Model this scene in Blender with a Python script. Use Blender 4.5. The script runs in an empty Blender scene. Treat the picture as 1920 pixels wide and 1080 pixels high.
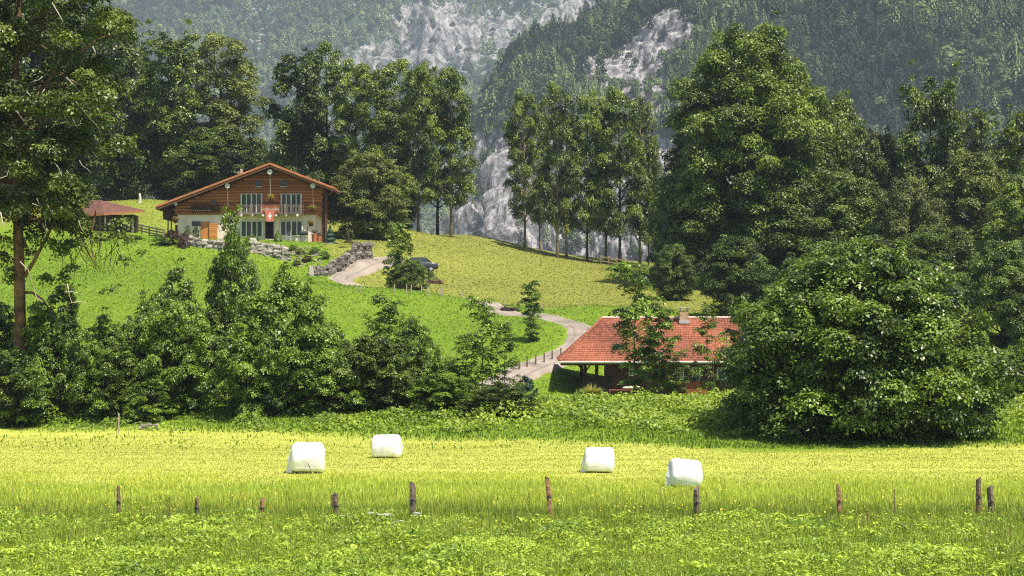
import bpy, math, random
import numpy as np
from mathutils import Vector, Matrix

# ------------------------------------------------------------------ camera, sky, sun, exposure
F = 3850.0            # focal length in pixels of the 1920 px wide photograph
HY = 585.0            # horizon row
CZ = 6.0              # camera height
S = bpy.context.scene
COL = S.collection
cam_d = bpy.data.cameras.new('camera'); cam = bpy.data.objects.new('camera', cam_d); COL.objects.link(cam)
cam.location = (0, 0, CZ); cam.rotation_euler = (math.radians(90), 0, 0)
cam_d.sensor_width = 36; cam_d.lens = 36 * F / 1920
cam_d.shift_y = (HY - 540) / 1920
cam_d.clip_start = 1; cam_d.clip_end = 20000
S.camera = cam
SUN = Vector((0.40, -0.40, 1.10)).normalized()
W = bpy.data.worlds.new('World'); S.world = W; W.use_nodes = True
wn = W.node_tree.nodes; wl = W.node_tree.links
sky = wn.new('ShaderNodeTexSky'); sky.sky_type = 'NISHITA'; sky.sun_disc = False
sky.sun_elevation = math.asin(SUN.z); sky.sun_rotation = math.atan2(SUN.x, SUN.y)
wl.new(sky.outputs[0], wn['Background'].inputs[0]); wn['Background'].inputs[1].default_value = 0.075
sd = bpy.data.lights.new('sun', 'SUN'); sd.energy = 4.8; sd.angle = math.radians(0.5); sd.color = (1, 0.91, 0.77)
so = bpy.data.objects.new('sun', sd); COL.objects.link(so)
so.rotation_euler = SUN.to_track_quat('Z', 'Y').to_euler(); so.location = (0, 0, 100)
S.view_settings.view_transform = 'Standard'; S.view_settings.look = 'None'
S.view_settings.gamma = 1; S.view_settings.use_curve_mapping = False
S.view_settings.exposure = 0.92
S.cycles.use_denoising = False
S.cycles.max_bounces = 5; S.cycles.diffuse_bounces = 3; S.cycles.glossy_bounces = 1
S.cycles.transmission_bounces = 3; S.cycles.volume_bounces = 0; S.cycles.transparent_max_bounces = 4
S.cycles.volume_step_rate = 10; S.cycles.sample_clamp_indirect = 3
S.cycles.use_adaptive_sampling = False
S.cycles.filter_width = 1.1

R = random.Random(7)
def px(x, Y): return (x - 960) / F * Y
def pz(y, Y): return CZ + (HY - y) / F * Y
def P(x, y, Y): return Vector((px(x, Y), Y, pz(y, Y)))
def ss(a, b, v):
    t = np.clip((v - a) / (b - a), 0, 1); return t * t * (3 - 2 * t)

# ------------------------------------------------------------------ numpy noise
def _h(ix, iy, iz, s):
    n = (ix.astype(np.int64) * 374761393 + iy.astype(np.int64) * 668265263 + iz.astype(np.int64) * 1274126177 + s * 974711) & 0x7fffffff
    n = ((n ^ (n >> 13)) * 1274126177) & 0x7fffffff
    n = (n ^ (n >> 16)) & 0xffffff
    return n / float(0xffffff)
def vn(p, s=0):
    i = np.floor(p); f = p - i; f = f * f * (3 - 2 * f); x, y, z = i[:, 0], i[:, 1], i[:, 2]
    u, v, w = f[:, 0], f[:, 1], f[:, 2]
    r = 0
    for a in (0, 1):
        for b in (0, 1):
            for c in (0, 1):
                r = r + _h(x + a, y + b, z + c, s) * (u if a else 1 - u) * (v if b else 1 - v) * (w if c else 1 - w)
    return r
def fbm(p, o=4, s=0, ridge=False):
    t = np.zeros(len(p)); a = 1.0; n = 0; q = p.copy()
    for k in range(o):
        v = vn(q, s + k)
        if ridge: v = 1 - np.abs(2 * v - 1)
        t += a * v; n += a; a *= 0.5; q = q * 2.03 + 7.1
    return t / n
def col3(*a): return np.stack(np.broadcast_arrays(*a), -1).astype(float)

# ------------------------------------------------------------------ ground height
CP = []   # (px, py, Y)
for x in (-200, 120, 300, 600, 960, 1300, 1600, 1920, 2150):
    CP += [(x, HY + CZ * F / Y, Y) for Y in (48, 60, 72, 84)]
CP += [(-150, 800, 104), (100, 800, 106), (300, 808, 102), (480, 815, 99), (700, 812, 100), (960, 820, 97), (1200, 838, 91), (1500, 842, 90), (1920, 840, 90), (2200, 840, 90),
 (-150, 765, 114), (100, 768, 112), (300, 768, 110), (480, 772, 107), (700, 775, 106), (960, 770, 108), (1100, 780, 104), (1300, 785, 102), (1500, 790, 102), (1700, 790, 103), (1920, 765, 108),
 (-150, 700, 125), (100, 710, 124), (400, 720, 122), (650, 730, 122), (900, 738, 127),
 (1050, 758, 116), (1250, 752, 122), (1450, 745, 128), (1700, 735, 130), (1950, 725, 130),
 (1090, 741, 138), (1250, 741, 138), (1450, 741, 140), (1260, 736, 146), (1480, 722, 150),
 (-100, 580, 160), (150, 585, 158), (400, 590, 158), (-150, 520, 185), (100, 515, 188), (300, 520, 186), (450, 530, 185),
 (0, 456, 212), (150, 452, 214), (-200, 450, 214), (280, 458, 212), (365, 471, 211), (440, 478, 210), (510, 490, 209),
 (215, 433, 225), (100, 425, 232), (0, 415, 240), (330, 447, 222), (365, 453, 214.5), (400, 451, 222), (470, 451, 215.5), (540, 455, 216), (595, 457, 217), (640, 459, 221),
 (400, 449, 234), (560, 449, 234),
 (100, 400, 250), (280, 377, 252), (420, 395, 255), (560, 408, 250), (650, 410, 252), (720, 425, 250), (700, 452, 228), (760, 470, 222),
 (560, 498, 209), (600, 518, 204), (640, 505, 207.5), (690, 489, 213),
 (612, 498, 207.5), (650, 482, 210), (690, 470, 216),
 (625, 525, 201), (665, 515, 205), (705, 494, 212), (725, 489, 215),
 (790, 440, 262), (850, 440, 266), (900, 444, 268), (950, 455, 268), (1000, 468, 265), (1060, 484, 262), (1150, 493, 262), (1250, 503, 260),
 (780, 490, 222), (850, 500, 225), (950, 505, 228), (1050, 520, 225), (1150, 530, 222), (1250, 530, 220),
 (620, 534, 194), (700, 541, 191), (760, 547, 190), (820, 553, 189), (880, 562, 186), (920, 570, 184), (700, 552, 199), (760, 556, 197), (820, 562, 194), (880, 573, 189), (720, 528, 207), (800, 535, 205), (880, 545, 202), (960, 556, 200), (1000, 550, 204),
 (650, 580, 172), (780, 590, 172), (880, 600, 172), (700, 640, 155), (850, 650, 154),
 (955, 589, 178), (1000, 592, 173), (1050, 605, 167), (1095, 615, 163), (1105, 632, 158), (1085, 652, 154), (1040, 673, 149), (1000, 688, 145), (960, 705, 141), (900, 730, 135), 
 (1000, 640, 157), (960, 650, 155), (1050, 585, 176), (1130, 575, 182), (1160, 605, 172), (1180, 640, 160),
 (1070, 700, 146), (1075, 730, 140),
 (1400, 620, 175), (1400, 560, 205), (1550, 600, 190), (1700, 610, 190), (1900, 610, 190), (2100, 600, 190), (1500, 540, 230), (1800, 550, 230), (2000, 545, 235), (1900, 680, 150), (1700, 690, 150)]
pts = [(px(a, Y), Y, pz(b, Y)) for a, b, Y in CP]
for x in (-75, -40, 40, 75):
    for Y in (15, 40, 62): pts.append((x, Y, 0.0))
pts += [(-70, 100, 1), (70, 100, 1), (0, 15, 0), (-75, 150, 5), (-80, 220, 15), (-80, 260, 19), (80, 150, 3), (85, 220, 7)]
for Y, zz in ((285, 12), (310, 5), (330, 0)):
    for x in (-20, 5, 30, 60, 85): pts.append((x, Y, zz - (2 if x > 40 else 0)))
for Y, zz in ((285, 20), (310, 17), (330, 12)):
    for x in (-80, -60, -42): pts.append((x, Y, zz))
pts = np.array(pts)
def _U(r2): return r2 * np.log(r2 + 1e-9) * 0.5
_c = pts[:, :2] / 50.0
_K = _U(((_c[:, None] - _c[None]) ** 2).sum(-1)) + np.eye(len(_c)) * 0.0006
_n = len(_c); _A = np.zeros((_n + 3, _n + 3)); _A[:_n, :_n] = _K; _A[:_n, _n] = 1; _A[:_n, _n+1:] = _c; _A[_n, :_n] = 1; _A[_n+1:, :_n] = _c.T
_w = np.linalg.solve(_A, np.concatenate([pts[:, 2], np.zeros(3)]))
def ground(x, y):
    x = np.atleast_1d(np.asarray(x, float)); y = np.atleast_1d(np.asarray(y, float))
    xc = np.clip(x, -85, 88); yc = np.clip(y, 12, 330)
    out = np.empty(len(x))
    for i in range(0, len(x), 20000):
        q = np.stack([xc[i:i+20000], yc[i:i+20000]], -1) / 50.0
        out[i:i+20000] = _U(((q[:, None] - _c[None]) ** 2).sum(-1)) @ _w[:_n] + _w[_n] + q @ _w[_n+1:]
    flat = ss(100, 84, y) * (y < 110)
    out = np.where(y < 84, out * 0.15, out * (1 - 0.85 * flat))
    far = ss(320, 520, y)
    out = out * (1 - far) + (-18) * far
    p = col3(x / 9, y / 9, 0 * x)
    out += (vn(p, 3) - .5) * 0.16 * ss(96, 112, y)
    out += (vn(p * 7, 5) - .5) * 0.05
    return out
def gz(x, y): return float(ground([x], [y])[0])

# ------------------------------------------------------------------ materials
MATS = {}
def mat(name, color=(.5, .5, .5), rough=.6, spec=.3, metal=0, noise=None, bump=None, scale=5.0, color2=None, emit=None):
    """plain procedural material: two colours mixed by noise, optional bump"""
    if name in MATS: return MATS[name]
    m = bpy.data.materials.new(name); m.use_nodes = True; MATS[name] = m
    n = m.node_tree.nodes; l = m.node_tree.links; b = n['Principled BSDF']
    b.inputs['Roughness'].default_value = rough; b.inputs['Metallic'].default_value = metal
    b.inputs['Specular IOR Level'].default_value = spec
    tc = n.new('ShaderNodeTexCoord'); nz = n.new('ShaderNodeTexNoise'); nz.inputs['Scale'].default_value = scale; nz.inputs['Detail'].default_value = 5
    l.new(tc.outputs['Object'], nz.inputs['Vector'])
    c2 = color2 or tuple(c * .72 for c in color)
    mx = n.new('ShaderNodeMix'); mx.data_type = 'RGBA'
    mx.inputs['A'].default_value = (*c2, 1); mx.inputs['B'].default_value = (*color, 1)
    mr = n.new('ShaderNodeMapRange'); mr.inputs[1].default_value = .35; mr.inputs[2].default_value = .62
    l.new(nz.outputs[0], mr.inputs[0]); l.new(mr.outputs[0], mx.inputs['Factor'])
    l.new(mx.outputs['Result'], b.inputs['Base Color'])
    if bump:
        bp = n.new('ShaderNodeBump'); bp.inputs['Strength'].default_value = bump; bp.inputs['Distance'].default_value = .1
        l.new(nz.outputs[0], bp.inputs['Height']); l.new(bp.outputs[0], b.inputs['Normal'])
    return m
def leafmat(name, dark, light, trans=.3, rough=.5, spec=.35):
    """leaves: colour runs from dark to light with the leaf's own tint; a share of the light passes through"""
    if name in MATS: return MATS[name]
    m = bpy.data.materials.new(name); m.use_nodes = True; MATS[name] = m
    n = m.node_tree.nodes; l = m.node_tree.links; b = n['Principled BSDF']; o = n['Material Output']
    b.inputs['Roughness'].default_value = rough; b.inputs['Specular IOR Level'].default_value = spec
    at = n.new('ShaderNodeAttribute'); at.attribute_name = 'tint'
    oi = n.new('ShaderNodeObjectInfo')
    ad = n.new('ShaderNodeMath'); ad.operation = 'MULTIPLY_ADD'; ad.inputs[1].default_value = .3; l.new(oi.outputs['Random'], ad.inputs[0])
    l.new(at.outputs['Fac'], ad.inputs[2])
    sb = n.new('ShaderNodeMath'); sb.operation = 'SUBTRACT'; sb.use_clamp = True; sb.inputs[1].default_value = .15; l.new(ad.outputs[0], sb.inputs[0])
    mx = n.new('ShaderNodeMix'); mx.data_type = 'RGBA'; mx.inputs['A'].default_value = (*dark, 1); mx.inputs['B'].default_value = (*light, 1)
    l.new(sb.outputs[0], mx.inputs['Factor']); l.new(mx.outputs['Result'], b.inputs['Base Color'])
    t = n.new('ShaderNodeBsdfTranslucent')
    tm = n.new('ShaderNodeMix'); tm.data_type = 'RGBA'; tm.blend_type = 'MULTIPLY'; tm.inputs['Factor'].default_value = 1; tm.inputs['B'].default_value = (1.25, 1.15, .5, 1)
    l.new(mx.outputs['Result'], tm.inputs['A']); l.new(tm.outputs['Result'], t.inputs['Color'])
    ms = n.new('ShaderNodeMixShader'); ms.inputs[0].default_value = trans
    l.new(b.outputs[0], ms.inputs[1]); l.new(t.outputs[0], ms.inputs[2]); l.new(ms.outputs[0], o.inputs[0])
    return m
def tintmat(name, dark, light, rough=.7, bump=0, scale=4, spec=.3):
    m = leafmat(name, dark, light, 0, rough, spec)
    if bump:
        n = m.node_tree.nodes; l = m.node_tree.links
        tc = n.new('ShaderNodeTexCoord'); nz = n.new('ShaderNodeTexNoise'); nz.inputs['Scale'].default_value = scale; nz.inputs['Detail'].default_value = 6
        bp = n.new('ShaderNodeBump'); bp.inputs['Strength'].default_value = bump; bp.inputs['Distance'].default_value = .2
        l.new(tc.outputs['Object'], nz.inputs['Vector']); l.new(nz.outputs[0], bp.inputs['Height']); l.new(bp.outputs[0], n['Principled BSDF'].inputs['Normal'])
    return m

# ------------------------------------------------------------------ mesh helpers
def npmesh(name, V, Fq, tint=None, smooth=False):
    """V (n,3), Fq (m,k) faces all of k corners"""
    V = np.ascontiguousarray(V, dtype=np.float32); Fq = np.ascontiguousarray(Fq, dtype=np.int32)
    me = bpy.data.meshes.new(name); k = Fq.shape[1]
    me.vertices.add(len(V)); me.vertices.foreach_set('co', V.ravel())
    me.loops.add(Fq.size); me.loops.foreach_set('vertex_index', Fq.ravel())
    me.polygons.add(len(Fq)); me.polygons.foreach_set('loop_start', np.arange(0, Fq.size, k, dtype=np.int32))
    if tint is not None:
        a = me.attributes.new('tint', 'FLOAT', 'POINT'); a.data.foreach_set('value', np.ascontiguousarray(tint, dtype=np.float32))
    me.update(calc_edges=True)
    if smooth: me.polygons.foreach_set('use_smooth', np.ones(len(Fq), bool))
    return me
class G:
    """collects boxes, tubes, lathes into ONE mesh"""
    def __init__(s): s.v = []; s.f = []; s.t = []; s.M = Matrix.Identity(4)
    def add(s, vs, fs, t=.5):
        o = len(s.v)
        for v in vs: s.v.append(s.M @ Vector(v)); s.t.append(t)
        for f in fs: s.f.append([i + o for i in f])
        return s
    def box(s, x0, x1, y0, y1, z0, z1, t=.5):
        return s.add([(x0,y0,z0),(x1,y0,z0),(x1,y1,z0),(x0,y1,z0),(x0,y0,z1),(x1,y0,z1),(x1,y1,z1),(x0,y1,z1)],
              [(0,3,2,1),(4,5,6,7),(0,1,5,4),(1,2,6,5),(2,3,7,6),(3,0,4,7)], t)
    def bar(s, a, b, w, h, t=.5):
        a = Vector(a); b = Vector(b); d = (b - a).normalized(); up = Vector((0,0,1)) if abs(d.z) < .95 else Vector((0,1,0))
        r = d.cross(up).normalized() * w / 2; u = r.cross(d).normalized() * h / 2
        return s.add([a-r-u, a+r-u, a+r+u, a-r+u, b-r-u, b+r-u, b+r+u, b-r+u], [(0,3,2,1),(4,5,6,7),(0,1,5,4),(1,2,6,5),(2,3,7,6),(3,0,4,7)], t)
    def tube(s, P_, r, n=8, t=.5, cap=True):
        P_ = [Vector(p) for p in P_]; 
        if not hasattr(r, '__len__'): r = [r] * len(P_)
        vs = []; fs = []
        for i, p in enumerate(P_):
            d = (P_[min(i+1, len(P_)-1)] - P_[max(i-1, 0)]).normalized()
            a = Vector((0,0,1)) if abs(d.z) < .9 else Vector((0,1,0))
            u = d.cross(a).normalized(); w = d.cross(u)
            for k in range(n):
                q = 2 * math.pi * k / n; vs.append(p + (u * math.cos(q) + w * math.sin(q)) * r[i])
        for i in range(len(P_) - 1):
            for k in range(n): fs.append((i*n+k, i*n+(k+1) % n, (i+1)*n+(k+1) % n, (i+1)*n+k))
        if cap: fs.append(tuple(range(n))[::-1]); fs.append(tuple((len(P_)-1)*n+k for k in range(n)))
        return s.add(vs, fs, t)
    def rock(s, c, rx, ry, rz, seed, t=.5):
        rr = random.Random(seed); vs = []; fs = []; nu, nv = 9, 6
        ph = [rr.uniform(0, 6.28) for _ in range(6)]
        for j in range(nv + 1):
            th = math.pi * j / nv
            for i in range(nu):
                a = 2 * math.pi * i / nu
                k = 1 + .13 * math.sin(3*a + ph[0]) + .12 * math.sin(2*th*2 + ph[1]) + rr.uniform(-.1, .1)
                d = [math.sin(th)*math.cos(a), math.sin(th)*math.sin(a), math.cos(th)]
                e = [math.copysign(abs(q) ** .7, q) for q in d]
                vs.append((c[0] + e[0]*rx*k, c[1] + e[1]*ry*k, c[2] + e[2]*rz*k))
        for j in range(nv):
            for i in range(nu): fs.append((j*nu+i, j*nu+(i+1) % nu, (j+1)*nu+(i+1) % nu, (j+1)*nu+i))
        return s.add(vs, fs, t)
    def lathe(s, prof, c=(0,0,0), n=16, t=.5):
        vs = []; fs = []
        for r, z in prof:
            for k in range(n):
                a = 2*math.pi*k/n; vs.append((c[0]+r*math.cos(a), c[1]+r*math.sin(a), c[2]+z))
        for j in range(len(prof)-1):
            for k in range(n): fs.append((j*n+k, j*n+(k+1) % n, (j+1)*n+(k+1) % n, (j+1)*n+k))
        return s.add(vs, fs, t)
    def mesh(s, name, smooth=False):
        me = bpy.data.meshes.new(name); me.from_pydata([tuple(v) for v in s.v], [], s.f)
        a = me.attributes.new('tint', 'FLOAT', 'POINT'); a.data.foreach_set('value', np.array(s.t, dtype=np.float32)); me.update()
        if smooth: me.polygons.foreach_set('use_smooth', np.ones(len(s.f), bool))
        return me
    def build(s, name, m, parent=None, smooth=False, bevel=0):
        o = mobj(name, s.mesh(name, smooth), m, parent)
        if bevel:
            b = o.modifiers.new('bevel', 'BEVEL'); b.width = bevel; b.segments = 1
        return o
def mobj(name, me, m, parent=None):
    o = bpy.data.objects.new(name, me); COL.objects.link(o)
    if m and not me.materials: me.materials.append(m)
    if parent: o.parent = parent
    return o
def tag(o, label, cat, group=None, kind=None):
    if label: o['label'] = label
    if cat: o['category'] = cat
    if group: o['group'] = group
    if kind: o['kind'] = kind
    return o
def empty(name, loc, label, cat, group=None, rz=0):
    o = bpy.data.objects.new(name, None); COL.objects.link(o); o.location = loc; o.rotation_euler = (0, 0, rz); o.empty_display_size = .5
    return tag(o, label, cat, group)
def copy_tree(o, parent=None):
    kids = list(o.children); c = o.copy(); COL.objects.link(c); c.parent = parent
    for k in kids: copy_tree(k, c)
    return c

# ------------------------------------------------------------------ ground sheet
def grow(a, b, step, k=1.35):
    o = [a]
    while abs(o[-1]) < abs(b): step *= k; o.append(o[-1] + math.copysign(step, b))
    return o[1:]
gx = np.array(sorted(grow(-86, -5400, 3)) + list(np.arange(-86, 90, 0.9)) + grow(90, 5400, 3))
gy = np.array([-300, -150, -60, -20, 0] + list(np.arange(15, 330, 0.9)) + grow(330, 5200, 3, 1.2))
GX, GY = np.meshgrid(gx, gy); gxf, gyf = GX.ravel(), GY.ravel()
GZ = ground(gxf, gyf)
nx, ny = len(gx), len(gy)
ii = (np.arange(ny - 1)[:, None] * nx + np.arange(nx - 1)[None]).ravel()
def ppy(x, y, z): return HY - (z - CZ) / y * F
def ppx(x, y): return 960 + x / y * F
def zones(x, y, z):
    """mown hay meadow mask, lush grass mask, worn/soil mask in world space"""
    yy = np.maximum(y, 1)
    X = ppx(x, yy)
    jit = (fbm(col3(x / 6, y / 6, 0 * x), 3, 11) - .5)
    # low meadow: mown strip between the unmown margin by the fence and the bank
    low = ss(69, 75, y + jit * 10) * (1 - ss(0, 1, (y + jit * 4 - np.interp(X, [-200, 400, 800, 1200, 1400, 1920], [105, 99, 95, 91, 86, 91])) / 4))
    # upper hay field: everything behind the grass break that runs across the hill
    brk = np.interp(X, [300, 560, 640, 700, 800, 880, 960, 1020, 1300, 2000], [330, 238, 200, 193, 192, 191, 188, 180, 184, 184])
    up = ss(0, 1, (y - brk + jit * 4) / 3)
    up = np.maximum(up, ss(232, 240, y) * .7)
    return low, up
LOW, UP = zones(gxf, gyf, GZ)
gm = npmesh('ground', np.stack([gxf, gyf, GZ], -1), np.stack([ii, ii + 1, ii + 1 + nx, ii + nx], -1), smooth=True)
for nme, arr in (('low', LOW), ('up', UP)):
    a = gm.attributes.new(nme, 'FLOAT', 'POINT'); a.data.foreach_set('value', arr.astype(np.float32))
def ground_material():
    m = bpy.data.materials.new('meadow_ground'); m.use_nodes = True
    n = m.node_tree.nodes; l = m.node_tree.links; b = n['Principled BSDF']; b.inputs['Roughness'].default_value = .9; b.inputs['Specular IOR Level'].default_value = .1
    tc = n.new('ShaderNodeTexCoord')
    def noise(sc, det=4, stretch=(1, 1, 1)):
        mp = n.new('ShaderNodeMapping'); mp.inputs['Scale'].default_value = stretch; l.new(tc.outputs['Object'], mp.inputs[0])
        t = n.new('ShaderNodeTexNoise'); t.inputs['Scale'].default_value = sc; t.inputs['Detail'].default_value = det; l.new(mp.outputs[0], t.inputs[0]); return t.outputs[0]
    def ramp(f, lo, hi, a, c):
        r = n.new('ShaderNodeValToRGB'); r.color_ramp.elements[0].position = lo; r.color_ramp.elements[1].position = hi
        r.color_ramp.elements[0].color = (*a, 1); r.color_ramp.elements[1].color = (*c, 1); l.new(f, r.inputs[0]); return r.outputs[0]
    def mix(f, a, c):
        x = n.new('ShaderNodeMix'); x.data_type = 'RGBA'; l.new(f, x.inputs['Factor']) if hasattr(f, 'links') else setattr(x.inputs['Factor'], 'default_value', f)
        l.new(a, x.inputs['A']); l.new(c, x.inputs['B']); return x.outputs['Result']
    def att(nm):
        a = n.new('ShaderNodeAttribute'); a.attribute_name = nm; return a.outputs['Fac']
    fine = noise(2.2, 6); big = noise(.09, 4); rows = noise(.9, 5, (.25, 1, 1)); mid = noise(.5, 4)
    lush = mix(big, ramp(fine, .2, .8, (.10, .18, .012), (.15, .245, .018)), ramp(mid, .3, .7, (.13, .21, .014), (.20, .28, .024)))
    hay = mix(big, ramp(rows, .2, .8, (.32, .36, .05), (.46, .48, .085)), ramp(noise(.75, 5, (.045, 1, 1)), .36, .58, (.26, .31, .05), (.48, .49, .11)))
    upc = mix(mid, ramp(rows, .25, .75, (.14, .165, .025), (.25, .265, .05)), ramp(fine, .2, .8, (.16, .19, .035), (.27, .275, .055)))
    c = mix(att('up'), lush, upc); c = mix(att('low'), c, hay)
    l.new(c, b.inputs['Base Color'])
    bp = n.new('ShaderNodeBump'); bp.inputs['Strength'].default_value = .35; bp.inputs['Distance'].default_value = .25; l.new(fine, bp.inputs['Height']); l.new(bp.outputs[0], b.inputs['Normal'])
    return m
go = mobj('ground', gm, ground_material()); tag(go, 'sloping green meadow with mown hay strips', None, kind='structure')

# ------------------------------------------------------------------ lane
def ribbon(name, ctr, half, m, label, lift=.05):
    c = [Vector(p) for p in ctr]; q = []
    for i in range(len(c) - 1):      # catmull-rom
        p0, p1, p2, p3 = c[max(i-1, 0)], c[i], c[i+1], c[min(i+2, len(c)-1)]
        for k in range(12):
            t = k / 12; q.append(.5 * ((2*p1) + (p2-p0)*t + (2*p0-5*p1+4*p2-p3)*t*t + (3*p1-p0-3*p2+p3)*t**3))
    q.append(c[-1]); V = []; nn = 9
    for i, p in enumerate(q):
        d = (q[min(i+1, len(q)-1)] - q[max(i-1, 0)]); d = Vector((d.x, d.y)).normalized(); r = Vector((d.y, -d.x))
        h = half * (1 + .07 * math.sin(i * .9) + .05 * math.sin(i * 2.3))
        for k in range(nn):
            u = -1 + 2 * k / (nn - 1); V.append((p.x + r.x*h*u, p.y + r.y*h*u, u))
    V = np.array(V); z = ground(V[:, 0], V[:, 1]); u = V[:, 2].copy()
    zc = z.reshape(-1, nn).mean(1, keepdims=True).repeat(nn, 1).ravel()
    V[:, 2] = np.where(np.abs(u) > .99, z - .15, np.maximum(z, zc * .6 + z * .4) + lift + .03)
    M_ = len(q); a = (np.arange(M_-1)[:, None]*nn + np.arange(nn-1)[None]).ravel()
    me = npmesh(name, V, np.stack([a, a+1, a+1+nn, a+nn], -1), tint=np.abs(u), smooth=True)
    o = mobj(name, me, m); tag(o, label, None, kind='structure'); return q
def road_material():
    m = bpy.data.materials.new('lane_asphalt'); m.use_nodes = True
    n = m.node_tree.nodes; l = m.node_tree.links; b = n['Principled BSDF']; b.inputs['Roughness'].default_value = .85; b.inputs['Specular IOR Level'].default_value = .2
    tc = n.new('ShaderNodeTexCoord'); t1 = n.new('ShaderNodeTexNoise'); t1.inputs['Scale'].default_value = .35; t1.inputs['Detail'].default_value = 8
    l.new(tc.outputs['Object'], t1.inputs[0])
    at = n.new('ShaderNodeAttribute'); at.attribute_name = 'tint'
    r = n.new('ShaderNodeValToRGB'); e = r.color_ramp.elements; e[0].position = 0; e[0].color = (.80, .80, .80, 1); e[1].position = 1; e[1].color = (.55, .52, .45, 1)
    for p_, c_ in ((.25, .88), (.45, .66), (.62, .92), (.85, .95)):
        x = e.new(p_); x.color = (c_, c_, c_, 1)
    l.new(at.outputs['Fac'], r.inputs[0])
    r2 = n.new('ShaderNodeValToRGB'); r2.color_ramp.elements[0].position = .35; r2.color_ramp.elements[1].position = .65
    r2.color_ramp.elements[0].color = (.24, .20, .165, 1); r2.color_ramp.elements[1].color = (.40, .345, .29, 1); l.new(t1.outputs[0], r2.inputs[0])
    mx = n.new('ShaderNodeMix'); mx.data_type = 'RGBA'; mx.blend_type = 'MULTIPLY'; mx.inputs['Factor'].default_value = 1
    l.new(r.outputs[0], mx.inputs['A']); l.new(r2.outputs[0], mx.inputs['B']); l.new(mx.outputs['Result'], b.inputs['Base Color'])
    return m
RM = road_material()
def W2(a, b, Y): return (px(a, Y), Y, 0)
LANE = [W2(800, 0, 124), W2(880, 0, 133), W2(955, 0, 140), W2(1000, 0, 145), W2(1045, 0, 150), W2(1083, 0, 155), W2(1092, 0, 160), W2(1075, 0, 166), W2(1035, 0, 171), W2(990, 0, 175), W2(950, 0, 178.5), W2(880, 0, 189), W2(820, 0, 194.5), W2(760, 0, 197.5), W2(700, 0, 199.5), W2(640, 0, 201.5), W2(655, 0, 206), W2(715, 0, 213.5), W2(760, 0, 217)]
ribbon('lane', LANE, 1.38, RM, 'pale asphalt lane winding up the hill')

# ------------------------------------------------------------------ mountains
def sheet(us, vs, fn, disp):
    U_, V_ = np.meshgrid(us, vs); p = fn(U_.ravel(), V_.ravel())
    nu, nv = len(us), len(vs)
    g = p.reshape(nv, nu, 3); du = np.gradient(g, axis=1); dv = np.gradient(g, axis=0)
    nn = np.cross(du, dv); nn /= np.linalg.norm(nn, axis=2, keepdims=True) + 1e-9; nn = nn.reshape(-1, 3)
    nn *= np.where(nn[:, 1:2] > 0, -1, 1)
    p = p + nn * disp(U_.ravel(), V_.ravel(), p)[:, None]
    a = (np.arange(nv-1)[:, None]*nu + np.arange(nu-1)[None]).ravel()
    return p, nn, np.stack([a, a+1, a+1+nu, a+nu], -1), U_.ravel(), V_.ravel()
def blob(X, Y, cx, cy, rx, ry, rot=0):
    c, s = math.cos(rot), math.sin(rot); dx, dy = X - cx, Y - cy
    return np.exp(-(((dx*c+dy*s)/rx)**2 + ((-dx*s+dy*c)/ry)**2))
def proj(p): return 960 + p[:, 0]/p[:, 1]*F, HY - (p[:, 2]-CZ)/p[:, 1]*F

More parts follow.
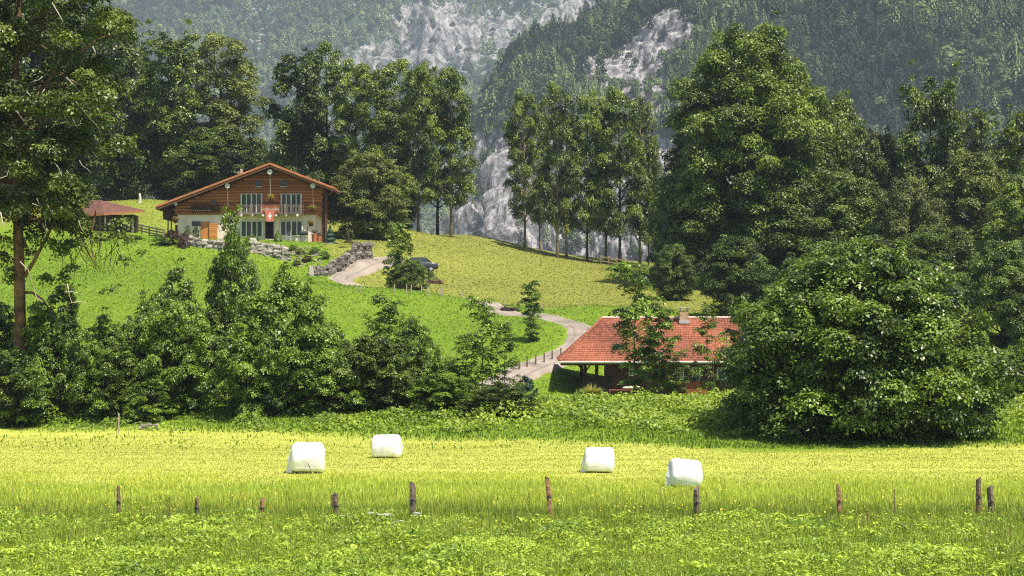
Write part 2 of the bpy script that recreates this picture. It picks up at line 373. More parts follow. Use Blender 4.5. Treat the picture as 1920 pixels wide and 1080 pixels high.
def mountain_material(name, veg1, veg2, rk1, rk2, sc, amp=1.6):
    m = bpy.data.materials.new(name); m.use_nodes = True
    n = m.node_tree.nodes; l = m.node_tree.links; b = n['Principled BSDF']; b.inputs['Roughness'].default_value = .95; b.inputs['Specular IOR Level'].default_value = .05
    tc = n.new('ShaderNodeTexCoord')
    def noise(s_, st=(1, 1, 1), d=8, dist=0):
        mp = n.new('ShaderNodeMapping'); mp.inputs['Scale'].default_value = st; mp.inputs['Rotation'].default_value = (0, .35, 0); l.new(tc.outputs['Object'], mp.inputs[0])
        t = n.new('ShaderNodeTexNoise'); t.inputs['Scale'].default_value = s_; t.inputs['Detail'].default_value = d; t.inputs['Distortion'].default_value = dist; t.inputs['Roughness'].default_value = .65; l.new(mp.outputs[0], t.inputs[0]); return t.outputs[0]
    def ramp(f, *st):
        r = n.new('ShaderNodeValToRGB'); e = r.color_ramp.elements
        while len(e) < len(st): e.new(.5)
        for q, (p_, c_) in zip(e, st): q.position = p_; q.color = (*c_, 1)
        l.new(f, r.inputs[0]); return r.outputs[0]
    f1 = noise(.06*sc, (1, 1, .35), 9, 1.2); f2 = noise(.3*sc)
    dk = tuple(c*.45 for c in rk1)
    rock = ramp(f1, (.36, dk), (.45, rk1), (.56, rk2), (.7, tuple(min(1, c*1.15) for c in rk2)))
    vo = n.new('ShaderNodeTexVoronoi'); vo.feature = 'DISTANCE_TO_EDGE'; vo.inputs['Scale'].default_value = .11*sc
    wv = n.new('ShaderNodeMix'); wv.data_type = 'RGBA'; wv.inputs['Factor'].default_value = .08; mpv = n.new('ShaderNodeMapping'); mpv.inputs['Scale'].default_value = (1, .5, .42); mpv.inputs['Rotation'].default_value = (0, .5, 0); l.new(tc.outputs['Object'], mpv.inputs[0])
    nzv = n.new('ShaderNodeTexNoise'); nzv.inputs['Scale'].default_value = .15*sc; nzv.inputs['Detail'].default_value = 6; l.new(tc.outputs['Object'], nzv.inputs[0])
    vs_ = n.new('ShaderNodeVectorMath'); vs_.operation = 'MULTIPLY_ADD'; vs_.inputs[1].default_value = (22/sc, 22/sc, 22/sc); l.new(nzv.outputs['Color'], vs_.inputs[0]); l.new(mpv.outputs[0], vs_.inputs[2]); l.new(vs_.outputs[0], vo.inputs['Vector'])
    crk = ramp(vo.outputs['Distance'], (.0, (.25, .25, .28)), (.10, (.8, .8, .8)), (.3, (1, 1, 1)))
    mm = n.new('ShaderNodeMix'); mm.data_type = 'RGBA'; mm.blend_type = 'MULTIPLY'; mm.inputs['Factor'].default_value = .8; l.new(rock, mm.inputs['A']); l.new(crk, mm.inputs['B']); rock = mm.outputs['Result']
    veg = ramp(f2, (.3, veg1), (.7, veg2))
    at = n.new('ShaderNodeAttribute'); at.attribute_name = 'tint'
    f3 = noise(.11*sc, (1, 1, .45), 9, .8)
    a1 = n.new('ShaderNodeMath'); a1.operation = 'MULTIPLY_ADD'; l.new(f3, a1.inputs[0]); a1.inputs[1].default_value = amp; a1.inputs[2].default_value = -amp/2
    a2 = n.new('ShaderNodeMath'); a2.operation = 'ADD'; l.new(a1.outputs[0], a2.inputs[0]); l.new(at.outputs['Fac'], a2.inputs[1])
    mr = n.new('ShaderNodeMapRange'); mr.inputs[1].default_value = .46; mr.inputs[2].default_value = .56; l.new(a2.outputs[0], mr.inputs[0])
    mx = n.new('ShaderNodeMix'); mx.data_type = 'RGBA'; l.new(mr.outputs[0], mx.inputs['Factor']); l.new(veg, mx.inputs['A']); l.new(rock, mx.inputs['B'])
    l.new(mx.outputs['Result'], b.inputs['Base Color'])
    bp = n.new('ShaderNodeBump'); bp.inputs['Strength'].default_value = 1; bp.inputs['Distance'].default_value = 5/sc; l.new(f1, bp.inputs['Height']); l.new(bp.outputs[0], b.inputs['Normal'])
    return m

# far mountain
def far_fn(u, v):
    x = u; ww = (vn(col3(u/420, v*1.2, 0*u), 21) - .5)
    Y = 2400 + 1840*v + ww*416*(1-v) ; z = -52 + 896*v + 96*np.sin(v*3.1)
    return np.stack([x, Y, z], -1)
def far_disp(u, v, p):
    q = col3(p[:, 0]/240 + v*.5, p[:, 1]/960, p[:, 2]/960)
    d = (fbm(q, 3, 31, True) - .5) * 150
    q2 = p / np.array([40, 96, 80]); m = far_rock(p)
    return d + (fbm(q2, 5, 37, True) - .5) * (13 + 70*np.clip(m, 0, 1))
def far_rock(p):
    X, Y = proj(p)
    m = (1.0*blob(X, Y, 700, 110, 55, 28) + 1.1*blob(X, Y, 790, 55, 60, 55) + .9*blob(X, Y, 815, 110, 60, 40) + .75*blob(X, Y, 880, 60, 90, 70) + .95*blob(X, Y, 1090, 25, 60, 45) + .6*blob(X, Y, 1000, 60, 90, 50)
         + .5*blob(X, Y, 480, 30, 60, 50, .6) + .7*blob(X, Y, 620, 150, 40, 60) + .6*blob(X, Y, 900, 400, 60, 80) + .6*blob(X, Y, 800, 330, 60, 60) + .3)
    return m * .66
us = np.linspace(-1440, 680, 420); vs = np.linspace(0, 1, 280)
fp, fnrm, ff, _, _ = sheet(us, vs, far_fn, far_disp)
fm_ = npmesh('far_mountain', fp, ff, tint=far_rock(fp), smooth=False)
tag(mobj('far_mountain', fm_, mountain_material('far_mountain', (.025, .045, .02), (.06, .09, .035), (.15, .15, .155), (.36, .345, .335), .7, 3.8)), 'hazy blue mountainside with pale rock streaks', None, kind='structure')

# near spur: its left edge drops steeply, its foot is a grey cliff
SX = [873, 890, 905, 912, 919, 945, 964, 1067, 1164, 1300, 1500, 1920, 2600]
SY = [388, 350, 323, 258, 175, 150, 97, 71, 18, -60, -170, -330, -560]
RD = 1500.0
def spur_fn(u, v):
    # u : column in metres at Y=1000 ; v 0 foot .. 1 ridge (v>1 rolls over the back)
    Xp = 960 + u*F/RD
    ridge_z = np.interp(Xp, SX, [pz(y, RD) for y in SY])
    ridge_z = np.where(Xp < 873, np.maximum(pz(388, RD) - (873-Xp)*1.6, -45), ridge_z)
    foot_z = -45
    vv = np.minimum(v, 1)
    zz = foot_z + (ridge_z - foot_z)*vv
    Y0 = RD*.69 + np.abs(u)*.1
    Y = Y0 + (RD - Y0) * (vv ** .9) + np.maximum(v - 1, 0)*600
    x = u*(.69 + .31*vv)
    zz = zz - np.maximum(v-1, 0)*300
    Y = Y + (vn(col3(u/90, vv*2, 0*u), 51) - .5)*90*(1-vv)
    return np.stack([x, Y, zz], -1)
def spur_rock(p):
    X, Y = proj(p)
    m = (1.1*blob(X, Y, 1215, 110, 42, 85, .55) + .9*blob(X, Y, 1150, 150, 60, 34, .3) + .8*blob(X, Y, 1225, 190, 45, 45) + .7*blob(X, Y, 1270, 70, 40, 30))
    low = ss(225, 275, Y + 40*(vn(p/60, 77)-.5) - np.clip(X-1100, 0, 300)*.1 ) * ss(1500, 1280, X) * 1.15
    return np.clip(.12 + np.maximum(m*1.55, low*.95), 0, 1.2)
def spur_disp(u, v, p):
    m = np.clip(spur_rock(p), 0, 1)
    e = np.clip(1.12 - np.minimum(v, 1), .12, 1)
    e = e*np.clip((v < 1.01)*1., 0, 1)
    big = (fbm(p / np.array([75, 75, 190]), 3, 61, True) - .5) * 85
    q = p.copy(); q[:, 0] += p[:, 2]*.5
    fine = (fbm(q / np.array([24, 24, 38]), 5, 67, True) - .5)
    return (big + fine * (8 + 40*m)) * e
us = np.concatenate([np.linspace(-68, 165, 330), np.linspace(166, 630, 190)]); vs = np.concatenate([np.linspace(0, 1, 300), [1.04, 1.15, 1.4]])
sp, snrm, sf, su, sv = sheet(us, vs, spur_fn, spur_disp)
sm_ = npmesh('near_mountain', sp, sf, tint=spur_rock(sp), smooth=False)
tag(mobj('near_mountain', sm_, mountain_material('near_mountain', (.025, .045, .02), (.05, .08, .03), (.17, .165, .17), (.46, .44, .445), 1.2, 2.4)), 'forested mountain spur ending in a grey cliff', None, kind='structure')

# conifers and round trees of the mountain forests: two masses nobody could count
def conifer_tpl(seed, fine=False):
    r = np.random.default_rng(seed); V = []; Fc = []
    tiers = 9 if fine else 7
    for t in range(tiers):
        z0 = .12 + .82*t/tiers; rad = .27*(1 - t/tiers)**.8 + .03
        k = 8 if fine else 6
        for j in range(k):
            a = 6.283*(j + .5*(t % 2))/k + r.uniform(-.25, .25); rr = rad*r.uniform(.75, 1.2); w = .25 if fine else .35
            o = len(V)
            V += [(0, 0, z0+.10), (rr*math.cos(a-w)*.75, rr*math.sin(a-w)*.75, z0+.03), (rr*math.cos(a), rr*math.sin(a), z0-.05*r.uniform(.4, 1.6)), (rr*math.cos(a+w)*.75, rr*math.sin(a+w)*.75, z0+.03)]
            Fc.append((o, o+1, o+2, o+3))
    return np.array(V), np.array(Fc)
def round_tpl(seed, fine=False):
    r = np.random.default_rng(seed); V = []; Fc = []
    for j in range(120 if fine else 46):
        d = r.normal(size=3); d /= np.linalg.norm(d); d[2] = abs(d[2])*1.1 - .25
        c = d*np.array([.34, .34, .36])*r.uniform(.75, 1.05) + np.array([0, 0, .55]); nn = d + r.normal(size=3)*.35; nn /= np.linalg.norm(nn)
        t = np.cross(nn, [.3, .2, 1]); t /= np.linalg.norm(t); b = np.cross(nn, t); s_ = (.068 if fine else .12)*r.uniform(.7, 1.4); o = len(V)
        V += [c - t*s_, c - b*s_*.8, c + t*s_, c + b*s_*.8]; Fc.append((o, o+1, o+2, o+3))
    return np.array(V), np.array(Fc)
TPC = [conifer_tpl(i) for i in range(4)] + [round_tpl(i) for i in range(3)]
TPF = [conifer_tpl(i, True) for i in range(4)] + [round_tpl(i, True) for i in range(3)]
def forest(name, P_, H, kinds, tint, m, label, TP=None):
    Vs, Fs, Ts = [], [], []; off = 0; rg = np.random.default_rng(5)
    for k, (tv, tf) in enumerate(TP):
        idx = np.where(kinds == k)[0]
        if not len(idx): continue
        a = rg.uniform(0, 6.28, len(idx)); h = H[idx]; w = h*rg.uniform(.8, 1.25, len(idx))
        x = tv[None, :, 0]*np.cos(a)[:, None] - tv[None, :, 1]*np.sin(a)[:, None]; y = tv[None, :, 0]*np.sin(a)[:, None] + tv[None, :, 1]*np.cos(a)[:, None]
        V = np.stack([x*w[:, None], y*w[:, None], np.broadcast_to(tv[None, :, 2], x.shape)*h[:, None]], -1) + P_[idx][:, None]
        Fc = tf[None] + (np.arange(len(idx))*len(tv))[:, None, None] + off
        off += V.shape[0]*V.shape[1]; Vs.append(V.reshape(-1, 3)); Fs.append(Fc.reshape(-1, 4))
        tt = np.clip(np.repeat(tint[idx], len(tv)) + rg.normal(0, .1, len(idx)*len(tv)), 0, 1); Ts.append(tt)
    me = npmesh(name, np.concatenate(Vs), np.concatenate(Fs), tint=np.concatenate(Ts))
    tag(mobj(name, me, m), label, 'forest', kind='stuff')
def scatter_on(p, nrm, nmax, rng, keep, lo, hi, big, dens_px):
    X, Y = proj(p); ok = (X > -60) & (X < 1990) & (Y > -60) & (Y < 620)
    rg = np.random.default_rng(rng)
    # probability proportional to the projected area a vertex stands for
    w = keep(p) * ok * dens_px
    w = w / w.sum(); idx = rg.choice(len(p), nmax, p=w)
    q = p[idx] + rg.normal(0, 2, (nmax, 3))*np.array([1, 1, 0]); q[:, 2] -= 1.0
    H = rg.uniform(lo, hi, nmax)*(1 + big*rg.random(nmax)**3)
    kinds = np.where(rg.random(nmax) < .45, rg.integers(0, 4, nmax), rg.integers(4, 7, nmax))
    H = np.where(kinds >= 4, H*.75, H)
    t = np.clip(rg.normal(.42, .28, nmax) + (vn(q/70, 91)-.5)*1.3, 0, 1)
    return q, H, kinds, t
fleaf = leafmat('mountain_foliage', (.015, .030, .014), (.19, .25, .085), .12, .7, .15)
q = scatter_on(fp, fnrm, 22000, 3, lambda p: np.clip(1.12 - far_rock(p)*1.45, .05, 1), 12, 22, .6, 1.0)
forest('far_forest', *q, fleaf, 'blue hazed forest covering the far mountainside', TPC)
def spur_keep(p):
    m = spur_rock(p); return np.clip(1.2 - m*1.9, .03, 1)
q = scatter_on(sp, snrm, 14500, 4, spur_keep, 8, 14, 1.0, np.where(su > 165, 1.9, 1.0))
forest('near_forest', *q, fleaf, 'dense conifer forest on the nearer mountain slope', TPF)

# ------------------------------------------------------------------ foliage
def unit(a): return a / (np.linalg.norm(a, axis=-1, keepdims=True) + 1e-9)
def kites(c, n, t, s, wid=.6, droop=.0):
    """leaf-shaped quads: centre c, normal n, direction t, length s"""
    b = np.cross(n, t); s = s[:, None]
    V = np.stack([c - t*s*.5, c - b*s*wid*.5 - t*s*.05, c + t*s*.5 - n*s*droop, c + b*s*wid*.5 - t*s*.05], 1).reshape(-1, 3)
    return V, np.arange(len(V)).reshape(-1, 4)
def leaves_on_lobes(lobes, per_m2, nleaf, leaf, seed, flat=.62, spray=.45, up=.9, low=-.45, tilt=.38, tvar=.13):
    rg = np.random.default_rng(seed); L = np.array(lobes)
    ns = np.maximum(4, (L[:, 3]**2 * per_m2).astype(int)); li = np.repeat(np.arange(len(L)), ns); n = len(li)
    d = rg.normal(size=(n, 3)); d = unit(d); d[:, 2] = np.where(d[:, 2] < low, -d[:, 2], d[:, 2]); 
    rad = L[li, 3]*rg.uniform(.45, 1.08, n)**.6
    c = L[li, :3] + d*rad[:, None]*np.array([1, 1, flat])
    nn = unit(d*.55 + np.array([0, 0, up]) + rg.normal(0, .28, (n, 3)))
    out = unit(d*np.array([1, 1, .1]) + rg.normal(0, .3, (n, 3)))
    lt = rg.normal(.5, tvar, len(L))[li]; st = lt + rg.normal(0, .10, n)
    # leaves
    ci = np.repeat(np.arange(n), nleaf); m = len(ci)
    a = rg.uniform(0, 6.283, m); r = spray*np.sqrt(rg.random(m)); u = unit(np.cross(nn, out)); w = np.cross(u, nn)
    off = u[ci]*(np.cos(a)*r)[:, None] + w[ci]*(np.sin(a)*r)[:, None]*1.25
    p = c[ci] + off + nn[ci]*(rg.normal(0, .16*spray, m) - .35*r*r/spray)[:, None]
    ln = unit(nn[ci] + rg.normal(0, tilt, (m, 3)) + off/spray*.25)
    t = unit(off + w[ci]*.3 + rg.normal(0, .25, (m, 3))); t = unit(t - ln*(t*ln).sum(-1, keepdims=True))
    s = leaf*rg.uniform(.6, 1.3, m)
    V, Fq = kites(p, ln, t, s, .62, .12)
    tint = np.clip(st[ci] + rg.normal(0, .12, m), 0, 1)
    return V, Fq, np.repeat(tint, 4)
def limb(g, a, b, r0, r1, rr, sag=.12, n=5):
    a = Vector(a); b = Vector(b); L_ = (b - a).length; pts_ = []
    for i in range(n + 1):
        t = i/n; p = a.lerp(b, t); p.z += math.sin(t*math.pi)*sag*L_*(-.5 if rr.random() < .2 else .6)*.5
        if 0 < i < n: p += Vector((rr.uniform(-1, 1), rr.uniform(-1, 1), rr.uniform(-1, 1)))*L_*.035
        pts_.append(p)
    g.tube(pts_, [r0 + (r1-r0)*i/n for i in range(n+1)], 6, cap=False)
ENV = {
 'maple': lambda t: .30 + .70*math.sin(math.pi*min(1, t*.72+.18))**.9 * (1 if t < .85 else 1 - (t-.85)*2.2),
 'oval': lambda t: max(.25, math.sin(math.pi*(t*.80+.12)))**.8,
 'dome': lambda t: max(0, 1 - max(0, (t-.18)/.82)**2.2)**.6 * (.86 + .14*min(1, t*4)),
 'cone': lambda t: (1-t)**.75*.95 + .08,
 'slim': lambda t: .35 + .65*math.sin(math.pi*min(1, t*.85+.05))**.7 * (1 - .35*t),
 'poplar': lambda t: .55 + .45*math.sin(math.pi*(t*.9+.05)),
}
def grow_tree(seed, H, Wd, base, env, nl, lobe, per_m2, nleaf, leaf, flat=.62, spray=.45, tr=.22, layered=0, up=.9, low=-.45, lean=0, inner=.25, tvar=.13, limbs=True, stems=1, gaps=0, shoots=0, sep=.45, tilt=.32, jut=.0):
    rr = random.Random(seed); lobes = []; g = G(); e = ENV[env]
    tries = 0
    ga = [(rr.uniform(0, 6.28), rr.uniform(.1, .8)) for _ in range(gaps)]
    while len(lobes) < nl and tries < nl*30:
        tries += 1; t = (len(lobes) + rr.random())/nl
        if layered: t = (round(t*layered) + rr.uniform(-.18, .18))/layered
        t = min(1, max(0, t)); a = rr.uniform(0, 6.283); f = rr.uniform(inner, 1)**.55
        if any(abs((a-b+3.14) % 6.28 - 3.14) < .5 and abs(t-h) < .1 for b, h in ga): continue
        q = lobe*rr.uniform(.7, 1.3)*(.75 + .5*e(t)); R_ = max(0, Wd/2*e(t) - q*.6)*f*(1+rr.uniform(-jut, jut*.8))
        z = base*H + t*(H - base*H) - q*flat*.6
        x, y = R_*math.cos(a) + lean*z, R_*math.sin(a)
        if min([1e9] + [((x-l[0])**2+(y-l[1])**2+((z-l[2])*1.5)**2)**.5 - sep*(q+l[3]) for l in lobes]) < 0 and tries < nl*15: continue
        lobes.append((x, y, z, q))
    for _ in range(shoots):
        t = rr.uniform(.35, 1)**.8; a = rr.uniform(0, 6.283); R_ = Wd/2*e(t)*rr.uniform(.5, 1.0); L_ = rr.uniform(.05, .13)*H*(1.2 if t > .75 else .7); x, y, z = R_*math.cos(a), R_*math.sin(a), base*H + t*(H-base*H)*.93
        for k in range(4): lobes.append((x*(1+.04*k), y*(1+.04*k), z + L_*k*.45 - L_*.4, lobe*(.55 - .1*k)))
    top = H*.93
    for s_ in range(stems):
        ox, oy = (0, 0) if stems == 1 else (rr.uniform(-.18, .18)*Wd, rr.uniform(-.1, .1)*Wd)
        N = 9; path = []; rad = []
        for i in range(N + 1):
            t = i/N; z = -.4 + t*(top*(1 if s_ == 0 else rr.uniform(.75, .95)) + .4)
            path.append((ox*(.3+t*.9) + lean*z + math.sin(t*5+seed)*tr*.7*t, oy*(.3+t*.9) + math.cos(t*4+seed)*tr*.7*t, z)); rad.append(tr*(1-t*.88)*(1.35 if i == 0 else 1)*(1 if s_ == 0 else .7))
        g.tube(path, rad, 9)
        if limbs:
            for k, (x, y, z, q) in enumerate(lobes):
                if k % stems != s_: continue
                z0 = max(base*H*.75, z - math.hypot(x-lean*z, y)*rr.uniform(.35, .8)); t = min(1, (z0+.4)/(top+.4)); i = min(N-1, int(t*N)); fr = t*N - i
                a0 = Vector(path[i]).lerp(Vector(path[i+1]), fr); r0 = tr*(1-t*.88)*.5
                limb(g, a0, (x, y, z), r0, r0*.25, rr)
    V, Fq, T = leaves_on_lobes(lobes, per_m2, nleaf, leaf, seed, flat, spray, up, low, tilt, tvar=tvar)
    return g, V, Fq, T
bark_dark = mat('bark_dark', (.085, .07, .055), .9, .1, bump=.6, scale=3, color2=(.035, .03, .022))
bark_pale = mat('bark_pale', (.30, .24, .18), .9, .1, bump=.6, scale=2, color2=(.13, .10, .07))
bark_red = mat('bark_red', (.20, .115, .065), .9, .1, bump=.8, scale=2.2, color2=(.055, .045, .032))
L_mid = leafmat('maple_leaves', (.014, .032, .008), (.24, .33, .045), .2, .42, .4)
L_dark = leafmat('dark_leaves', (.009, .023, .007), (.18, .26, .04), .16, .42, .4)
L_bush = leafmat('bush_leaves', (.012, .034, .008), (.26, .40, .045), .22, .4, .45)
L_fresh = leafmat('fresh_leaves', (.016, .042, .008), (.26, .40, .05), .24, .4, .45)
L_olive = leafmat('olive_leaves', (.022, .038, .012), (.23, .28, .06), .2, .5)
L_yel = leafmat('yellow_green_leaves', (.014, .036, .007), (.27, .40, .05), .25, .4, .45)  # yellow-green leaf colour for the paler bushes and garden plants
L_blue = leafmat('spruce_needles', (.01, .03, .018), (.05, .13, .08), .08)
L_red = leafmat('copper_leaves', (.03, .012, .014), (.16, .08, .06), .2)
PROTO = {}
def proto(key, *a, bark=None, **k):
    g, V, Fq, T = grow_tree(*a, **k)
    PROTO[key] = (g.mesh('trunk', True), npmesh('crown', V, Fq, tint=T), a[1], a[2], bark or bark_dark)
# seed, H, W, base, env, lobes, lobe r, sprays/m2, leaves/spray, leaf
for i in range(4): proto('maple%d' % i, 100+i, 20, 8.5, .22, 'maple', 54, .90, 36, 14, .27, flat=.7, spray=.48, up=.7, tr=.27, tvar=.18, gaps=9, sep=.6, jut=.3, tilt=.3)
for i in range(3): proto('dense%d' % i, 200+i, 18, 13, .06, 'oval', 120, 1.2, 28, 14, .28, flat=.85, spray=.5, tr=.35, tvar=.19, inner=.45, sep=.62, jut=.26, shoots=8, gaps=5, tilt=.36, up=.6)
for i in range(4): proto('bush%d' % i, 300+i, 8, 8, .09, ['dome', 'oval', 'dome', 'oval'][i], 92, .68, 66, 13, .18, flat=.66, spray=.27, tr=.10, stems=4, tvar=.22, inner=.4, sep=.7, jut=.34, shoots=26, tilt=.32)
for i in range(3): proto('sap%d' % i, 400+i, 9, 3.6, .06, ['slim', 'oval', 'slim'][i], 46, .42, 85, 11, .19, flat=.62, spray=.27, tr=.06, tvar=.16, stems=[1, 2, 1][i], inner=.05, sep=.55, jut=.4, shoots=7, tilt=.32, gaps=5)
proto('thin0', 450, 9, 3.6, .10, 'slim', 34, .36, 80, 10, .18, flat=.62, spray=.27, tr=.05, tvar=.2, inner=.05, sep=.7, jut=.5, shoots=6, tilt=.32)
proto('thin1', 452, 9, 3.6, .12, 'oval', 32, .36, 80, 10, .18, flat=.62, spray=.27, tr=.05, tvar=.2, stems=2, inner=.05, sep=.7, jut=.5, shoots=6, tilt=.32)
for i in range(2): proto('ash%d' % i, 500+i, 18, 9, .22, 'poplar', 60, .85, 34, 12, .30, flat=.9, spray=.42, tr=.2, tvar=.2, gaps=10, sep=.6, jut=.35, shoots=14)
proto('scrub0', 600, 4, 5, 0, 'dome', 40, .5, 65, 11, .16, flat=.7, spray=.22, tr=.04, stems=3, tvar=.18, shoots=12, jut=.25)
proto('scrub1', 601, 4, 5, 0, 'oval', 40, .48, 65, 11, .16, flat=.7, spray=.22, tr=.04, stems=3, tvar=.18, shoots=12, jut=.25)
def place(kind, x, top, wpx, Y, leaf, label, cat='tree', group=None, name='broadleaf_tree', bark=None, base_y=None, sink=.15, rz=None):
    tm, cm, H, Wd, bk = PROTO[kind]; X = px(x, Y); z0 = gz(X, Y) if base_y is None else pz(base_y, Y)
    h = pz(top, Y) - z0; w = wpx*Y/F
    o = empty(name, (X, Y, z0 - sink), label, cat, group, rz if rz is not None else R.uniform(0, 6.28)); o.scale = (w/Wd, w/Wd, h/H)
    key = leaf.name + cm.name
    if key not in PROTO: c2 = cm.copy(); c2.materials.clear(); c2.materials.append(leaf); PROTO[key] = c2
    k2 = (bark or bk).name + tm.name
    if k2 not in PROTO: c3 = tm.copy(); c3.materials.clear(); c3.materials.append(bark or bk); PROTO[k2] = c3
    mobj('trunk' if name != 'shrub' else 'stem', PROTO[k2], None, o); mobj('crown' if name != 'shrub' else 'foliage', PROTO[key], None, o)
    return o

# ------------------------------------------------------------------ trees: each one by hand
def T(kind, x, top, w, Y, leaf, label, group=None, **k): return place(kind, x, top, w, Y, leaf, label, 'tree', group, **k)
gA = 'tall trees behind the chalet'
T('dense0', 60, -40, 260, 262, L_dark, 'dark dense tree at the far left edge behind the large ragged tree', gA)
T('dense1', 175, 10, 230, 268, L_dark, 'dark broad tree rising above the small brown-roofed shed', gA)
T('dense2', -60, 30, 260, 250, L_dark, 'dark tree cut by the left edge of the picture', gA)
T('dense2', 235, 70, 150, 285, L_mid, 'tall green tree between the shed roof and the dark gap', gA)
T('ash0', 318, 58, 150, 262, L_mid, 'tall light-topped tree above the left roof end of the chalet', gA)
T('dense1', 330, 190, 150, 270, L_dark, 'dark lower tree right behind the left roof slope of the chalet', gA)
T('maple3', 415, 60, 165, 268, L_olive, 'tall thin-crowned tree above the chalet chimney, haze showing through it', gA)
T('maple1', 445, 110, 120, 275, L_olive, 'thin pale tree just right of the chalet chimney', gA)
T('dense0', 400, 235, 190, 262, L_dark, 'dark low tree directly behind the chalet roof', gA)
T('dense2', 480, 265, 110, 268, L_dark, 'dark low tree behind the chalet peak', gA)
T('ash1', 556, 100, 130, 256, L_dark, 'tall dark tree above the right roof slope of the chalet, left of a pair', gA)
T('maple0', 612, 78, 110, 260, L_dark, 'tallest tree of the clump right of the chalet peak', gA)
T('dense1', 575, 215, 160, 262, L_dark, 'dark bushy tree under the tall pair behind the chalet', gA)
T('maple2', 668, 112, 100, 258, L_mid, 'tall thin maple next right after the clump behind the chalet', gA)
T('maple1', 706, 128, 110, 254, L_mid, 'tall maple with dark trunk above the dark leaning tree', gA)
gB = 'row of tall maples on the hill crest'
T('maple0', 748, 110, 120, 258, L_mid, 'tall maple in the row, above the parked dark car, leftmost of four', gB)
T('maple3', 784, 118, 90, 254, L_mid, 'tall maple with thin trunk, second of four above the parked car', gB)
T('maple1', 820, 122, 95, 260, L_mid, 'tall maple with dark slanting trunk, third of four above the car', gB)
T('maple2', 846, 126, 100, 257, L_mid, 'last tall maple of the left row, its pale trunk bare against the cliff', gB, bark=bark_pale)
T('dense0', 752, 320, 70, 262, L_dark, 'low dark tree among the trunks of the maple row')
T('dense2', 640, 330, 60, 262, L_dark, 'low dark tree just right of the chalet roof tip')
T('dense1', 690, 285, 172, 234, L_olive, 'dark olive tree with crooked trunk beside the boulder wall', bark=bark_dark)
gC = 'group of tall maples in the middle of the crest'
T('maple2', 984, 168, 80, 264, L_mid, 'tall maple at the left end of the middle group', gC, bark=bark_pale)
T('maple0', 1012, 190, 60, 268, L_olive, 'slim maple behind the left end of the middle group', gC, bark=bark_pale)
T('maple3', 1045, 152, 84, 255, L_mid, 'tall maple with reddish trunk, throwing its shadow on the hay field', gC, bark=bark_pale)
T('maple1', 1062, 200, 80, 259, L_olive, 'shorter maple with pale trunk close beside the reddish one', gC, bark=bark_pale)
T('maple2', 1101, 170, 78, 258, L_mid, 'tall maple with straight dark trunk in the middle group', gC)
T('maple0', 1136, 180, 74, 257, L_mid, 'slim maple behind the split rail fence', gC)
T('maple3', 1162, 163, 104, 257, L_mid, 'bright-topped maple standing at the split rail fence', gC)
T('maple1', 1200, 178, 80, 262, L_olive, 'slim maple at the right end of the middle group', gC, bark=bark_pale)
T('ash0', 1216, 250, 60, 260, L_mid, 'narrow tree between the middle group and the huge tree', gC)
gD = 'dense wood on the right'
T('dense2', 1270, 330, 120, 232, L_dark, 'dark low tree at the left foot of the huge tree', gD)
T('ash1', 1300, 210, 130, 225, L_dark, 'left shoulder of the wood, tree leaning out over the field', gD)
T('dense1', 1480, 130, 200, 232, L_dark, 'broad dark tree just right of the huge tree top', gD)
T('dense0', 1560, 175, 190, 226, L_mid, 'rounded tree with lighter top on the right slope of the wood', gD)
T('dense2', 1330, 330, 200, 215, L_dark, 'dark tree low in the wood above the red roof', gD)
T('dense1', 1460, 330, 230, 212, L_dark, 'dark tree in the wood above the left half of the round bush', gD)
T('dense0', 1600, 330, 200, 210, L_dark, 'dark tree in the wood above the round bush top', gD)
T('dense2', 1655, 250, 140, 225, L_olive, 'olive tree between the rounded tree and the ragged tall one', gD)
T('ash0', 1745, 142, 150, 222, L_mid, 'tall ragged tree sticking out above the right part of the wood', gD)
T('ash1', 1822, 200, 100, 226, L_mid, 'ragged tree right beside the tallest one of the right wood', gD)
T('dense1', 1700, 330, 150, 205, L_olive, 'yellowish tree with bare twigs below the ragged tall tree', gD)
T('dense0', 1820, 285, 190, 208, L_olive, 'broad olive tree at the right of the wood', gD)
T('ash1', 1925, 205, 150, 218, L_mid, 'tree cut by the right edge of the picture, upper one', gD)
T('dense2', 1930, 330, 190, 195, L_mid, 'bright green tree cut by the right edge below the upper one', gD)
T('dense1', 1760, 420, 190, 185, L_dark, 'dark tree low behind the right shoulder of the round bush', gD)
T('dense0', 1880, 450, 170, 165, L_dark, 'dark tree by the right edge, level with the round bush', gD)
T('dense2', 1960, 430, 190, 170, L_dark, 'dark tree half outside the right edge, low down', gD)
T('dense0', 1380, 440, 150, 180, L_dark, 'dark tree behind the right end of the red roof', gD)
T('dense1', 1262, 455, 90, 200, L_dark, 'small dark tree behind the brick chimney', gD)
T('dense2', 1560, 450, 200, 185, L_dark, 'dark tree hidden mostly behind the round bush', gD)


# the huge tree
def special(name, key, x, Y, label, cat, leafm, barkm, *a, base_y=None, **k):
    g, V, Fq, Tt = grow_tree(*a, **k); X = px(x, Y); z0 = gz(X, Y) if base_y is None else pz(base_y, Y)
    o = empty(name, (X, Y, z0 - .1), label, cat)
    mobj('trunk', g.mesh('trunk', True), barkm, o); mobj('crown', npmesh('crown', V, Fq, tint=Tt), leafm, o); return o, g
def hgt(x, top, Y): return pz(top, Y) - gz(px(x, Y), Y)
special('broadleaf_tree', 'huge', 1405, 216, 'huge spreading maple, the highest crown of the right half', 'tree', L_mid, bark_dark,
        901, hgt(1405, 50, 216), 340*216/F, .08, 'oval', 240, 1.4, 30, 13, .28, flat=.8, up=.65, spray=.5, tr=.5, tvar=.2, inner=.4, sep=.55, jut=.28, shoots=10, gaps=0, tilt=.34)
